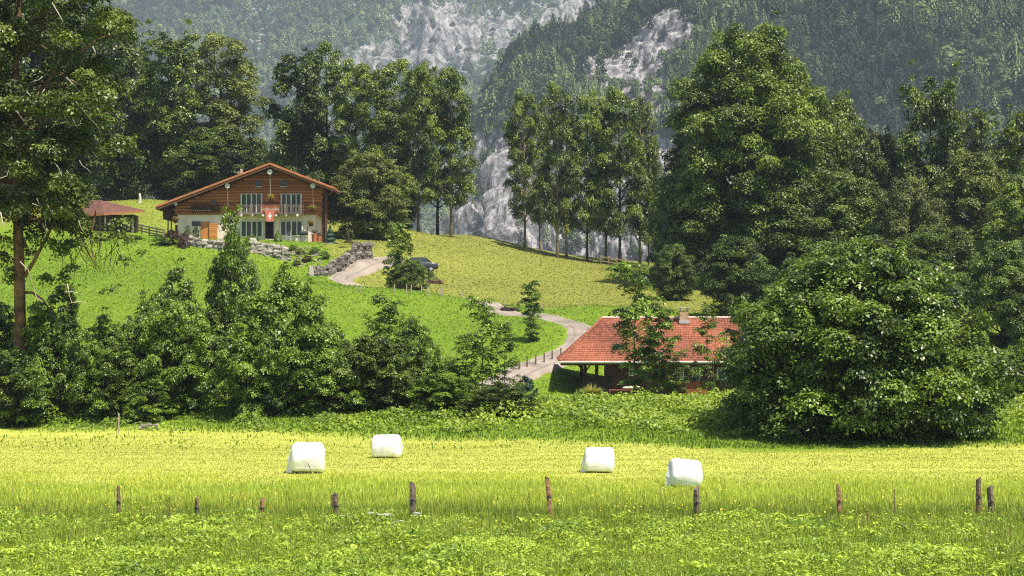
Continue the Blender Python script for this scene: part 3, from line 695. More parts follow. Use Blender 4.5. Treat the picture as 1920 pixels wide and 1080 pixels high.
# round bush
special('broadleaf_tree', 'round', 1618, 97, 'very large round bush-like tree with bright top right of the red roof', 'tree', L_yel, bark_dark,
        902, hgt(1618, 455, 97), 500*97/F, .07, 'dome', 340, 1.0, 56, 13, .18, flat=.62, spray=.30, tr=.24, stems=5, tvar=.17, inner=.55, sep=.58, jut=.30, shoots=80, gaps=3, tilt=.34)

# the ragged tree at the left
LY = 108.0
def left_tree():
    X = px(40, LY); z0 = gz(X, LY); o = empty('broadleaf_tree', (X, LY, z0 - .1), 'large ragged tree with reddish trunk and bleached dead twigs at the left', 'tree')
    rr = random.Random(5); g = G(); s = LY/F
    def q(x, y, dy=0): return ((x-40)*s, dy, (HY-y)*s + CZ - z0)
    tr = [q(33, 770), q(36, 690), q(38, 600), q(36, 500), q(34, 420), q(30, 340), q(30, 250), q(28, 160), q(32, 60), q(40, -60), q(45, -200)]
    g.tube(tr, [.42, .34, .31, .29, .27, .25, .22, .18, .15, .1, .05], 12)
    g.tube([q(46, 515), q(62, 490, -.1), q(85, 450, -.2), q(110, 400, -.2), q(135, 330, 0)], [.12, .1, .08, .07, .04], 7)
    g.tube([q(44, 545), q(60, 545, .1), q(80, 560, .2), q(95, 585, .3)], [.09, .08, .06, .03], 6)
    g.tube([q(32, 330), q(60, 300, .5), q(120, 250, .8), q(200, 200, 1)], [.16, .13, .1, .05], 7)
    g.tube([q(30, 230), q(70, 180, -.5), q(130, 110, -.8), q(220, 60, -1)], [.14, .12, .08, .04], 7)
    g.tube([q(30, 280), q(0, 240, .4), q(-60, 200, .6)], [.13, .1, .05], 7)
    g.tube([q(110, 400, -.2), q(150, 430, -.3), q(168, 470, -.3), q(185, 505, -.3)], [.06, .05, .04, .02], 5)
    g.tube([q(185, 380, -.3), q(172, 440, -.3), q(176, 480, -.3), q(190, 505, -.3)], [.05, .035, .025, .012], 5)
    g.tube([q(235, 420, -.3), q(215, 460, -.3), q(196, 492, -.3)], [.035, .025, .012], 5)
    lob = []
    for k in range(270):
        for _ in range(40):
            x = rr.uniform(-210, 262); y = rr.uniform(-120, 440)
            right = np.interp(y, [-120, 0, 60, 130, 200, 260, 320, 380, 440], [255, 262, 262, 235, 228, 240, 215, 190, 150])
            if x < right - 18 and not (y > 395 and x < 90): break
        d = rr.uniform(-3.6, 2.6); r_ = rr.uniform(.55, 1.15); lob.append((*q(x, y, d), r_))
    for x, y, r_ in ((122, 470, .5), (135, 500, .45), (232, 440, .5), (230, 482, .35), (215, 425, .55), (28, 520, .5), (20, 505, .4), (130, 455, .5), (245, 450, .35), (190, 440, .3), (205, 545, .3), (222, 535, .25), (70, 440, .6), (95, 455, .5), (10, 450, .6), (60, 420, .8), (-5, 480, .6), (150, 455, .5), (165, 440, .6), (118, 520, .4), (60, 470, .35), (140, 535, .3), (262, 470, .3), (235, 415, .5), (85, 520, .4), (40, 455, .5)):
        lob.append((*q(x, y, rr.uniform(-1, .6)), r_))
    for (x, y, z, r_) in lob[:270]:
        if rr.random() < .6:
            a0 = Vector(tr[min(9, max(3, int((z+1)/2.6)))]); limb(g, (a0.x, a0.y, min(z - .5, a0.z)) if z > 9 else a0, (x, y, z), .06, .015, rr)
    mobj('trunk', g.mesh('trunk', True), bark_red, o)
    V, Fq, Tt = leaves_on_lobes(lob, 58, 12, .20, 77, .62, .33, .75, -.6, .45, tvar=.2)
    mobj('crown', npmesh('crown', V, Fq, tint=Tt), L_olive2, o)
    # bleached dead twigs
    tw = mat('bleached_wood', (.45, .40, .32), .8, .2)
    curves = [[(125, 20), (140, 45), (147, 60), (138, 90)], [(150, 155), (170, 175), (185, 200), (195, 215)], [(160, 160), (175, 168), (190, 175)], [(5, 320), (8, 338), (25, 342), (45, 335), (48, 325)],
              [(130, 310), (138, 320), (148, 350), (150, 362)], [(145, 378), (150, 395), (165, 412)], [(110, 420), (118, 440), (112, 400)], [(65, 490), (80, 505), (88, 535), (95, 555), (108, 562)],
              [(150, 530), (153, 548), (158, 565), (170, 562), (185, 565)], [(165, 0), (172, 22), (180, 35)], [(118, 385), (128, 405), (124, 390)], [(150, 545), (165, 545), (180, 550)],
              [(25, 250), (28, 268), (24, 282)], [(32, 400), (38, 430), (34, 460)], [(60, 215), (75, 235), (90, 232)], [(165, 230), (172, 245), (182, 240)], [(90, 385), (105, 390), (98, 375)], [(200, 100), (205, 112), (200, 120)], [(170, 200), (200, 235), (215, 250)], [(75, 180), (90, 195), (98, 180)]]
    for c in curves:
        dd = rr.uniform(-3.9, -3.0); G().tube([q(x, y, dd) for x, y in c], [.035] + [.025]*(len(c)-2) + [.012], 5).build('dead_twig', tw, o, True)
    for _ in range(9):
        x, y = rr.uniform(0, 225), rr.uniform(0, 430); dd = rr.uniform(-3.9, -2.5); L_ = rr.uniform(14, 40); a = rr.uniform(-2.6, -.4); pt = [(x, y)]
        for k in range(3): a += rr.uniform(-.7, .7); x += math.cos(a)*L_*.33; y -= math.sin(a)*L_*.33*.8; pt.append((x, y))
        G().tube([q(u, v, dd) for u, v in pt], [.026, .02, .015, .008], 5).build('dead_twig', tw, o, True)
    for _ in range(30):
        x, y = rr.uniform(95, 235), rr.uniform(430, 480); dd = rr.uniform(-1, .5); pt = [(x, y)]; a = rr.uniform(-2.2, -.9)
        for k in range(4): a += rr.uniform(-.5, .5); x += math.cos(a)*14; y -= math.sin(a)*14; pt.append((x, y))
        G().tube([q(u, v, dd) for u, v in pt], [.02, .017, .014, .01, .006], 5).build('hanging_twig', bark_dark, o, True)
L_olive2 = leafmat('ash_leaves', (.014, .028, .008), (.20, .27, .045), .2, .42, .4)
left_tree()

# hedge row at the foot of the slope
gH = 'bushes and young trees along the foot of the slope'
def Bq(kind, x, top, w, Y, leaf, label, **k): return place(kind, x, top, w, Y, leaf, label, 'bush' if not kind.startswith('sap') else 'young tree', gH, name='shrub' if not kind.startswith('sap') else 'young_tree', **k)
Bq('bush1', -30, 560, 190, 112, L_bush, 'bush cut by the left edge of the picture')
Bq('bush0', 90, 575, 170, 109, L_bush, 'bushy shrub just right of the reddish trunk')
Bq('sap0', 120, 528, 80, 113, L_dark, 'dark young tree rising beside the reddish trunk')
Bq('sap2', 75, 560, 80, 108, L_bush, 'young tree with layered leaves close to the reddish trunk')
Bq('sap1', 195, 585, 90, 110, L_bush, 'young tree left of the broad hedge bushes')
Bq('bush2', 210, 640, 140, 108, L_yel, 'lower light green bush above the thin stake')
Bq('bush3', 20, 650, 160, 106, L_bush, 'low bush at the foot of the reddish trunk')
Bq('bush3', 300, 545, 150, 111, L_bush, 'pointed bush between the low light one and the tall ones')
Bq('sap1', 330, 498, 90, 113, L_dark, 'dark pointed young tree left of the tall hedge tree')
Bq('bush1', 335, 560, 180, 108, L_fresh, 'dense bush in the middle of the left hedge')
Bq('thin1', 434, 384, 82, 112, L_bush, 'tall slender young tree reaching up in front of the chalet')
Bq('bush2', 440, 440, 128, 114, L_dark, 'dark leafy bush below the boulder terrace')
Bq('bush2', 535, 512, 225, 107, L_fresh, 'large rounded bush, biggest of the hedge row')
Bq('bush1', 470, 600, 150, 105, L_bush, 'low bush left of the biggest hedge bush')
Bq('bush0', 610, 640, 140, 106, L_bush, 'low bush right of the biggest hedge bush')
Bq('sap2', 722, 548, 96, 110, L_bush, 'pointed young tree right of the biggest hedge bush')
Bq('bush3', 770, 590, 120, 109, L_bush, 'pointed bush in the middle of the hedge row')
Bq('bush1', 700, 625, 170, 107, L_dark, 'dark bush below the pointed young tree')
Bq('bush0', 830, 690, 150, 106, L_bush, 'low bush in front of the slender trees by the lane')
Bq('thin0', 905, 548, 112, 110, L_bush, 'slender young tree with layered branches beside the lane')
Bq('thin1', 868, 620, 90, 108, L_bush, 'shorter slender tree left of the one beside the lane')
Bq('thin1', 943, 600, 84, 109, L_bush, 'thin young tree right beside the lane')
Bq('bush2', 935, 715, 150, 105, L_dark, 'low dark bush at the right end of the hedge row')
Bq('bush1', 158, 615, 110, 108, L_fresh, 'leafy bush right behind the low light green one')
Bq('bush0', 262, 590, 130, 109, L_yel, 'light bush between the low light green one and the pointed bush')
Bq('bush1', 395, 575, 130, 112, L_dark, 'broad bush filling the hedge left of the tall slender tree')
Bq('bush2', 622, 612, 110, 110, L_dark, 'bush filling the hedge right of the biggest hedge bush')
Bq('bush0', 665, 645, 110, 110, L_bush, 'bush left of the pointed young tree in the hedge')
Bq('bush1', 830, 672, 120, 110, L_fresh, 'bush between the pointed bush and the slender trees')
Bq('bush0', 290, 700, 120, 106.5, L_bush, 'low front bush right of the thin stake')
Bq('scrub0', 985, 700, 60, 112, L_blue, 'small dark conifer-like shrub below the lane')
gF = 'young trees in front of the red-roofed house'
def Y_(kind, x, top, w, Y, leaf, label, **k): return place(kind, x, top, w, Y, leaf, label, 'young tree', gF, name='young_tree', **k)
Y_('thin0', 1190, 488, 135, 124, L_bush, 'young tree standing in front of the left part of the red roof', bark=bark_pale)
Y_('sap2', 1236, 565, 84, 122, L_bush, 'thin dark young tree in front of the middle of the red roof', bark=bark_pale)
Y_('thin1', 1330, 565, 80, 123, L_bush, 'young tree in front of the red roof right of the brick chimney', bark=bark_pale)
Y_('sap2', 1392, 545, 70, 120, L_bush, 'young tree half hidden by the round bush')
Y_('thin0', 1270, 650, 60, 121, L_dark, 'short dark sapling before the dark wall of the red-roofed house')
place('bush0', 1446, 558, 140, 118, L_bush, 'bush filling the gap between the red roof and the round bush', 'bush', name='shrub')
place('bush2', 1915, 640, 110, 112, L_bush, 'bush cut by the right edge of the picture', 'bush', name='shrub')
T('sap2', 995, 522, 52, 157, L_bush, 'slim young tree alone on the grass inside the lane bend', bark=bark_pale, name='young_tree')
T('sap0', 744, 412, 62, 197, L_bush, 'slender young tree left of the parked dark car', name='young_tree')
place('bush1', 772, 484, 80, 196, L_dark, 'dark rounded bush right below the parked dark car', 'bush', name='shrub')
place('scrub1', 1180, 490, 110, 240, L_bush, 'wild bush at the edge of the hay field by the rail fence', 'bush', name='shrub')
place('scrub0', 1235, 500, 100, 225, L_mid, 'wild bush at the edge of the hay field above the red roof', 'bush', name='shrub')
# garden
gG = 'garden shrubs around the chalet'
def S_(kind, x, top, w, Y, leaf, label, cat='shrub'): return place(kind, x, top, w, Y, leaf, label, cat, gG, name='shrub', sink=.05)
S_('scrub0', 322, 430, 46, 213, L_red, 'dark purple-leaved shrub below the left corner of the chalet')
S_('scrub1', 300, 442, 40, 212, L_bush, 'green shrub left of the purple-leaved one')
S_('scrub0', 345, 436, 26, 212, L_red, 'small coppery shrub right below the left corner of the chalet')
S_('scrub1', 352, 422, 16, 220.5, L_dark, 'narrow wall shrub left of the orange door')
S_('scrub0', 368, 423, 17, 220.3, L_dark, 'narrow wall shrub next to the orange door')
S_('scrub1', 250, 440, 44, 216, L_bush, 'green shrub in front of the small shed')
S_('scrub0', 215, 438, 40, 216, L_yel, 'bright shrub left below the small shed')
S_('scrub0', 192, 446, 36, 214, L_dark, 'dark shrub at the left end of the shed bed')
S_('scrub1', 472, 440, 34, 214, L_yel, 'white-flowering pale shrub before the left ground floor window')
S_('scrub0', 548, 458, 24, 213, L_yel, 'yellow-green cushion shrub in the rock garden')
S_('scrub1', 563, 466, 22, 212, L_olive, 'olive cushion shrub in the rock garden')
S_('scrub0', 576, 478, 22, 210, L_red, 'reddish cushion shrub in the rock garden')
S_('scrub1', 590, 462, 24, 212, L_yel, 'pale grassy tuft at the top of the rock garden')
S_('scrub0', 556, 486, 20, 209, L_olive, 'low green cushion at the foot of the rock garden')
S_('scrub1', 608, 470, 24, 210, L_olive, 'trailing shrub hanging over the boulder wall')
S_('scrub0', 640, 462, 30, 216, L_yel, 'yellow-flowered shrub behind the boulder wall')
S_('scrub1', 655, 428, 24, 224, L_olive, 'small open shrub by the crooked tree')
S_('scrub0', 668, 452, 30, 219, L_olive, 'low wild shrub under the crooked tree')
def cone_shrub(name, x, base, top, w, Y, leafm, label, spiky):
    X = px(x, Y); z0 = gz(X, Y); h = pz(top, Y) - z0; r0 = w*Y/F/2; rg = np.random.default_rng(int(x)); n = 2600
    t = rg.random(n)**1.3; a = rg.uniform(0, 6.28, n); prof = (1-t)**.8 if not spiky else (1-t)**.9*(.75 + .25*np.cos(t*26))
    if not spiky: prof = np.sin(np.minimum(1, (1-t)*1.15)*1.57)
    r = r0*prof*rg.uniform(.75, 1.05, n); p = np.stack([r*np.cos(a), r*np.sin(a), t*h], -1)
    nn = unit(np.stack([np.cos(a), np.sin(a), np.full(n, .5)], -1) + rg.normal(0, .3, (n, 3))); tt = unit(np.cross(nn, rg.normal(size=(n, 3))))
    V, Fq = kites(p, nn, tt, np.full(n, .16), .6)
    o = empty(name, (X, Y, z0), label, 'shrub'); mobj('foliage', npmesh('foliage', V, Fq, tint=np.repeat(np.clip(rg.normal(.5, .2, n), 0, 1), 4)), leafm, o)
    G().tube([(0, 0, -.1), (0, 0, h*.9)], [.07, .02], 7).build('stem', bark_dark, o)
cone_shrub('clipped_shrub', 521, 0, 433, 15, 216.5, L_bush, 'clipped pointed evergreen beside the dark open door', False)
cone_shrub('blue_spruce', 619, 0, 423, 30, 219, L_blue, 'small blue-green spruce at the right corner of the chalet', True)

# ------------------------------------------------------------------ chalet
logm = tintmat('log_wood', (.19, .058, .02), (.50, .18, .06), .6, .5, 2.2)
plaster = mat('white_plaster', (.82, .70, .61), .9, .1, scale=1.2, color2=(.72, .60, .51), bump=.15)
tilem = tintmat('chalet_tiles', (.36, .11, .045), (.52, .20, .09), .8)
fascia = mat('fascia_wood', (.40, .17, .08), .7, .2, scale=3)
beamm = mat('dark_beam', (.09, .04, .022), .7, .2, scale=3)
greyw = mat('weathered_wood', (.22, .17, .14), .8, .2, scale=4)
framew = mat('cream_frame', (.74, .71, .65), .6, .3)
framer = mat('brown_frame', (.22, .09, .04), .6, .3)
glassd = mat('dark_glass', (.012, .014, .016), .12, .6)
curt = mat('green_curtain', (.075, .10, .075), .8, .2, scale=8)
CY = 222.0; cs = CY/F; CXp = 460; CB = 451
cz0 = pz(CB, CY); cx0 = px(CXp, CY)
ch = empty('chalet', (cx0, CY, cz0), 'log chalet with white ground floor, wide orange-edged gable roof and balcony on the hill', 'house')
def lx(x): return (x - CXp)*cs
def lz(y): return (CB - y)*cs
PX, PZ = lx(509), lz(309)         # peak
TL = (lx(297), lz(389)); TR = (lx(627), lz(354))
def roofz(x): return PZ + (x-PX)*((PZ-TL[1])/(PX-TL[0])) if x < PX else PZ - (x-PX)*((PZ-TR[1])/(TR[0]-PX))
DEP = 12.0
WL, WR = lx(333), lx(592)
g = G().box(WL, WR, 0, DEP, -1.2, lz(402)); g.build('ground_floor_wall', plaster, ch)
# log wall: half-round logs one course above the other
g = G(); z = lz(402); k = 0; hh = .33; UL, UR = lx(329), lx(603)
while z < PZ - .5:
    zt = z + hh; xl, xr = UL, UR
    def clipx(side):
        lo, hi = (UL, PX) if side < 0 else (PX, UR)
        for _ in range(30):
            m_ = (lo+hi)/2; ok = roofz(m_) - .32 > zt
            if side < 0: lo, hi = (lo, m_) if ok else (m_, hi)
            else: lo, hi = (m_, hi) if ok else (lo, m_)
        return (lo+hi)/2
    xl = clipx(-1) if roofz(UL) - .32 < zt else UL; xr = clipx(1) if roofz(UR) - .32 < zt else UR
    if xr - xl < .3: break
    n = 7; vs = []; x0, x1 = xl - (.12 if k % 2 else .0), xr + (.12 if k % 2 else 0)
    for i in range(n):
        a = -1.45 + 2.9*i/(n-1); vs.append((x0, -.02 - .15*math.cos(a), z + hh/2 + hh*.5*math.sin(a)))
    vs += [(x1, v[1], v[2]) for v in vs[:n]]
    g.add(vs, [(i, i+n, i+n+1, i+1) for i in range(n-1)] + [tuple(range(n))[::-1], tuple(range(n, 2*n))], R.uniform(.2, .9))
    z = zt; k += 1
g.add([(UL+.1, 0, lz(402)), (UR-.1, 0, lz(402)), (UR-.1, 0, roofz(UR)-.35), (PX, 0, PZ-.35), (UL+.1, 0, roofz(UL)-.35)] + [(UL+.1, DEP, lz(402)), (UR-.1, DEP, lz(402)), (UR-.1, DEP, roofz(UR)-.35), (PX, DEP, PZ-.35), (UL+.1, DEP, roofz(UL)-.35)],
      [(0, 1, 2, 3, 4), (9, 8, 7, 6, 5), (0, 5, 6, 1), (1, 6, 7, 2), (4, 3, 8, 9), (3, 2, 7, 8), (0, 4, 9, 5)], .3)
g.build('log_wall', logm, ch)
# roof: tiles on top, layered verge
rf = G()
for sx, e in ((-1, TL), (1, TR)):
    ex, ez = e; N = 42
    for i in range(N):
        a, b = i/N, (i+1)/N; xa, xb = PX + (ex-PX)*a, PX + (ex-PX)*b; za, zb = PZ + (ez-PZ)*a, PZ + (ez-PZ)*b
        rf.add([(xa, -1.7, za+.10), (xb, -1.7, zb+.14), (xb, DEP+1, zb+.14), (xa, DEP+1, za+.10), (xa, -1.7, za+.0), (xb, -1.7, zb+.0), (xb, DEP+1, zb+.0), (xa, DEP+1, za)],
               [(0, 1, 2, 3), (7, 6, 5, 4), (0, 4, 5, 1), (1, 5, 6, 2), (2, 6, 7, 3), (3, 7, 4, 0)], R.uniform(.3, 1))
rfo = rf.build('roof', tilem, ch)
fg = G(); dg_ = G(); rg_ = G()
for e in (TL, TR):
    for off, w, gg, y in ((-.03, .11, fg, -1.74), (-.15, .11, dg_, -1.70), (-.26, .13, fg, -1.66)):
        a = Vector((PX, y, PZ+off-.03)); b = Vector((e[0], y, e[1]+off-.03)); gg.bar(a, b, .06, w)
    for i in range(1, 16):
        t = i/16; x = PX + (e[0]-PX)*t; zz = PZ + (e[1]-PZ)*t
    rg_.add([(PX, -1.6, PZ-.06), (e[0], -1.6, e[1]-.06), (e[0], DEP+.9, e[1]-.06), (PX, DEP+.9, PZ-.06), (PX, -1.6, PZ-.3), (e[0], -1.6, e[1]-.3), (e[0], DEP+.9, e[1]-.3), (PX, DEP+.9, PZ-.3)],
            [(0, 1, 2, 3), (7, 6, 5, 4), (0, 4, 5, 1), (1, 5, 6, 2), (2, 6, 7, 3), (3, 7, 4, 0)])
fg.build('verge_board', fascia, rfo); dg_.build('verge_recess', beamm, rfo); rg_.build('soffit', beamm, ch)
cg = G().box(lx(438), lx(447), 4, 4.6, roofz(lx(440))-.2, lz(320)); cg.box(lx(435.5), lx(449.5), 3.85, 4.75, lz(320), lz(318.5)); cg.lathe([(.0, 0), (.16, 0), (.16, .3), (.0, .42)], (lx(442.5), 4.3, lz(318.5)), 8)
cg.build('chimney', mat('chimney_render', (.42, .36, .28), .9), ch)
for x, y, r in ((509, 324, .28), (430, 350, .27), (589, 350, .27), (334, 384, .17)):
    G().tube([(lx(x), -1.45, lz(y)), (lx(x), .3, lz(y))], [r*.92, r*.92], 14).build('purlin', beamm, ch)
    G().tube([(lx(x), -1.5, lz(y)), (lx(x), -1.44, lz(y))], [r, r], 16).build('purlin_end_cap', mat('white_cap', (.72, .68, .62), .6), ch)
for x, y0, y1 in ((509, 329, 372), (430, 356, 388), (589, 356, 390)):
    G().tube([(lx(x), -1.35, lz(y0)), (lx(x), -1.0, lz(y1))], .02, 5).build('hanging_chain', framew, ch)
for x in (485, 532): 
    w = G().box(lx(x-5.5), lx(x+5.5), -.2, -.12, lz(350), lz(338.5)).build('small_window', glassd, ch)
    G().box(lx(x-6.5), lx(x+6.5), -.24, -.1, lz(351), lz(349.8)).build('sill', framew, w)
w = G().box(lx(396), lx(406), -.2, -.12, lz(385), lz(375)).build('small_window', glassd, ch); G().box(lx(395), lx(407), -.24, -.1, lz(386), lz(385)).build('sill', framer, w)
def window(x0, x1, yt, yb, panes, tall, curtains=(), mull=None):
    w = G().box(lx(x0), lx(x1), -.21 if tall else -.03, .1, lz(yb), lz(yt)).build('window', glassd, ch)
    f = G(); th = .07; y0, y1 = (-.27, -.2) if tall else (-.09, -.02)
    f.box(lx(x0)-th, lx(x1)+th, y0, y1, lz(yt), lz(yt)+th).box(lx(x0)-th, lx(x1)+th, y0, y1, lz(yb)-th, lz(yb))
    for i in range(panes+1):
        xx = lx(x0) + (lx(x1)-lx(x0))*i/panes; t2 = th*(.75 if i % 2 else 1.1); f.box(xx-t2, xx+t2, y0-.01, y1, lz(yb), lz(yt))
    f.build('frame', framew, w)
    for i in curtains:
        a = lx(x0) + (lx(x1)-lx(x0))*i/panes; b = lx(x0) + (lx(x1)-lx(x0))*(i+1)/panes
        c = G(); n = 8
        for k in range(n): c.box(a+(b-a)*k/n, a+(b-a)*(k+1)/n, y1-.035-(.008 if k % 2 else 0), y1-.012+.006, lz(yb), lz(yt))
        c.build('curtain', curt, w)
    return w
window(453, 491, 364.5, 400, 4, True, (0, 1)); window(528, 565, 364.5, 400, 4, True, (2, 3))
window(452, 492, 415.5, 443, 4, False, (0, 2, 3)); window(526, 567, 415.5, 441, 4, False, ())
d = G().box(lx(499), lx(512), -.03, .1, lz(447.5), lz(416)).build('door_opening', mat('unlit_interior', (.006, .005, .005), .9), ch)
G().box(lx(497), lx(499), -.1, .02, lz(448), lz(415)).box(lx(512), lx(513.5), -.1, .02, lz(448), lz(415)).box(lx(497), lx(513.5), -.1, .02, lz(415), lz(414)).build('frame', mat('red_brown_frame', (.26, .06, .035), .6), d)
G().box(lx(494), lx(515), -.7, 0, lz(451.5), lz(449)).build('doorstep', plaster, ch)
# left side: low window, plank door
w = G().box(lx(360), lx(376), -.05, .1, lz(424), lz(415)).build('small_window', glassd, ch); G().box(lx(359), lx(377), -.08, .0, lz(424.6), lz(424)).build('frame', framew, w)
dr = G(); 
for i in range(5): dr.box(lx(376.5)+i*.19, lx(376.5)+i*.19+.18, -.08, 0, lz(449), lz(415.5), R.uniform(.3, .9))
dr.build('plank_door', tintmat('orange_planks', (.42, .15, .035), (.62, .26, .07), .6), ch)
pl = G()
for i in range(9): pl.box(lx(393), lx(408), -.25, -.1, lz(449)+i*.2, lz(449)+i*.2+.17, R.uniform(.2, 1))
pl.build('board_panel', MATS['orange_planks'], ch)
# carved balcony strip on the left log wall
b = G(); b.box(lx(358), lx(412), -.55, -.45, lz(386), lz(385)); b.box(lx(358), lx(412), -.6, -.15, lz(397), lz(395.6))
for i in range(30): x = lx(359) + i*.104; b.box(x, x+.07, -.53, -.47, lz(395), lz(386), R.random())
sbal = b.build('small_balcony', beamm, ch)
for i in range(11): G().box(lx(360+i*3.6), lx(361.2+i*3.6), -.62, -.52, lz(396.2), lz(394.7)).build('lace_tab', framew, sbal)
# main balcony
b = G(); BX0, BX1 = lx(449), lx(571); BY = -1.25
b.box(BX0, BX1, BY, -.15, lz(403), lz(401.2)); b.box(BX0, BX1, BY-.06, BY+.04, lz(386.5), lz(385)); b.box(BX0, BX1, BY-.03, BY+.02, lz(400.3), lz(399.4))
bal = b.build('balcony', greyw, ch)
for x in (452, 474, 537, 566): G().box(lx(x)-.12, lx(x)+.12, BY-.1, BY+.1, lz(404.5), lz(383.5)).build('railing_post', greyw, bal)
for xa, xb in ((BX0, lx(494)), (lx(526), BX1)):
    b = G(); x = xa
    b.box(xa, xb, BY-.03, BY+.015, lz(388.6), lz(387.8))
    while x < xb: b.box(x, x+.05, BY-.02, BY+.01, lz(399.6), lz(386.5)); x += .17
    b.build('railing_bars', greyw, bal)
b = G(); b.box(lx(494), lx(526), BY-.09, BY-.02, lz(401), lz(386)); b.build('red_railing_panel', mat('red_panel', (.30, .09, .035), .6), bal)
b = G()
for i in range(16): b.box(lx(495.5+i*1.9), lx(496.3+i*1.9), BY-.12, BY-.085, lz(396), lz(391.5 + 1.2*math.cos(i*.8)))
b.build('pale_carving', framew, bal)
for x in (455, 475, 496, 520, 538, 560): G().tube([(lx(x), BY-.05, lz(404.3)), (lx(x), 0, lz(404.3))], [.15, .15], 10).build('balcony_joist', framew, bal)
# left porch and right wing under the eaves
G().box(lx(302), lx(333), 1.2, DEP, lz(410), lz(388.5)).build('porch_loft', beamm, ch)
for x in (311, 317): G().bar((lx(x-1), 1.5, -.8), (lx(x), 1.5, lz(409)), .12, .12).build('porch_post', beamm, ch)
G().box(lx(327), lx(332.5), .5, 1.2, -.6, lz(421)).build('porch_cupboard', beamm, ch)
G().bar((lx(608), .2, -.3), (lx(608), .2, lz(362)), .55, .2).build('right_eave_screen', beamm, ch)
G().tube([(lx(626), -1.6, lz(357)), (lx(621), -.6, lz(364)), (lx(611), -.1, lz(369)), (lx(611), -.1, -.3)], .05, 6).build('downpipe', framer, ch)
G().box(lx(333), lx(592), -.02-.14, -.004, lz(402.6), lz(401.6)).build('sill_beam', fascia, ch)

# things on and beside the chalet
def basket(x, y, r, label, hang=True):
    X = px(x, CY) ; o = empty('flower_basket', (X, CY-1.25 if hang else CY-.6, pz(y, CY)), label, 'flower basket', 'flower baskets on the chalet')
    G().lathe([(0, -.32), (.2, -.3), (.28, -.02), (.24, -.02), (.0, -.1)], (0, 0, 0), 12).build('pot', mat('dark_pot', (.10, .035, .025), .7), o)
    rg = np.random.default_rng(int(x*7+y)); n = 420; dd = unit(rg.normal(size=(n, 3))); rad = r*rg.uniform(.5, 1.05, n)[:, None]
    p = dd*rad*np.array([1, .8, .75]) + np.array([0, 0, r*.35]); p[:, 2] = np.maximum(p[:, 2], -.5)
    nn = unit(dd + rg.normal(0, .4, (n, 3))); t = unit(np.cross(nn, rg.normal(size=(n, 3)))); V, Fq = kites(p, nn, t, rg.uniform(.08, .15, n), .7)
    fl = rg.random(n) < .35
    mobj('foliage', npmesh('foliage', V[np.repeat(~fl, 4)], np.arange((~fl).sum()*4).reshape(-1, 4), tint=np.repeat(rg.random((~fl).sum()), 4)), L_yel, o)
    mobj('blossoms', npmesh('blossoms', V[np.repeat(fl, 4)], np.arange(fl.sum()*4).reshape(-1, 4), tint=np.repeat(rg.random(fl.sum()), 4)), tintmat('blossom', (.45, .06, .03), (.6, .22, .05), .6), o)
basket(510, 374, .5, 'green hanging flower basket under the gable, between the two upper windows')
basket(588, 393, .5, 'hanging flower basket at the right end of the balcony')
basket(333, 414, .42, 'yellow-red flower basket at the lower left corner of the chalet')
basket(585, 420, .38, 'dark red flower basket on the white wall under the right end of the balcony')
fl = empty('flag', (px(509, CY), CY+BY-.14, pz(395.5, CY)), 'small red flag with a white cross hanging from the balcony', 'flag')
def flagpt(u, v): return ((u-.5)*(1.04-.2*v), -.03*math.sin(u*7)*v - .02, -v*1.2)
g = G(); n = 10
for i in range(n):
    for j in range(n): g.add([flagpt(a/n, b/n) for a, b in ((i, j), (i+1, j), (i+1, j+1), (i, j+1))], [(0, 3, 2, 1)])
g.build('cloth', mat('red_cloth', (.62, .17, .13), .8, color2=(.58, .15, .11)), fl)
g = G()
for a0, a1, b0, b1 in ((.42, .58, .22, .80), (.26, .42, .42, .60), (.58, .74, .42, .60)):
    for i in range(5):
        for j in range(5):
            q = [flagpt(a0+(a1-a0)*(i+s)/5, b0+(b1-b0)*(j+t)/5) for s, t in ((0, 0), (1, 0), (1, 1), (0, 1))]; g.add([(a, b-.012, c) for a, b, c in q], [(0, 3, 2, 1)])
g.build('cross', mat('white_cloth', (.8, .78, .75), .8), fl)
# terracotta planters
for x, y, w, h, lab in ((590, 441, .7, .95, 'wider terracotta planter at the right corner of the chalet'), (598, 442, .38, .8, 'narrow terracotta planter at the right corner of the chalet')):
    X = px(x, CY-.9); z0 = gz(X, CY-.9); o = empty('planter', (X, CY-.9, z0), lab, 'planter', 'planters')
    G().lathe([(0, 0), (w*.42, 0), (w*.5, h), (w*.44, h), (w*.4, h-.1), (0, h-.1)], (0, 0, -.02), 12).build('pot', mat('terracotta', (.48, .16, .08), .8), o)
    rg = np.random.default_rng(int(x)); n = 160; p = rg.normal(0, .14, (n, 3)) + np.array([0, 0, h+.15]); nn = unit(rg.normal(size=(n, 3))); t = unit(np.cross(nn, rg.normal(size=(n, 3)))); V, Fq = kites(p, nn, t, np.full(n, .12))
    mobj('plant', npmesh('plant', V, Fq, tint=np.repeat(rg.random(n), 4)), L_red, o)
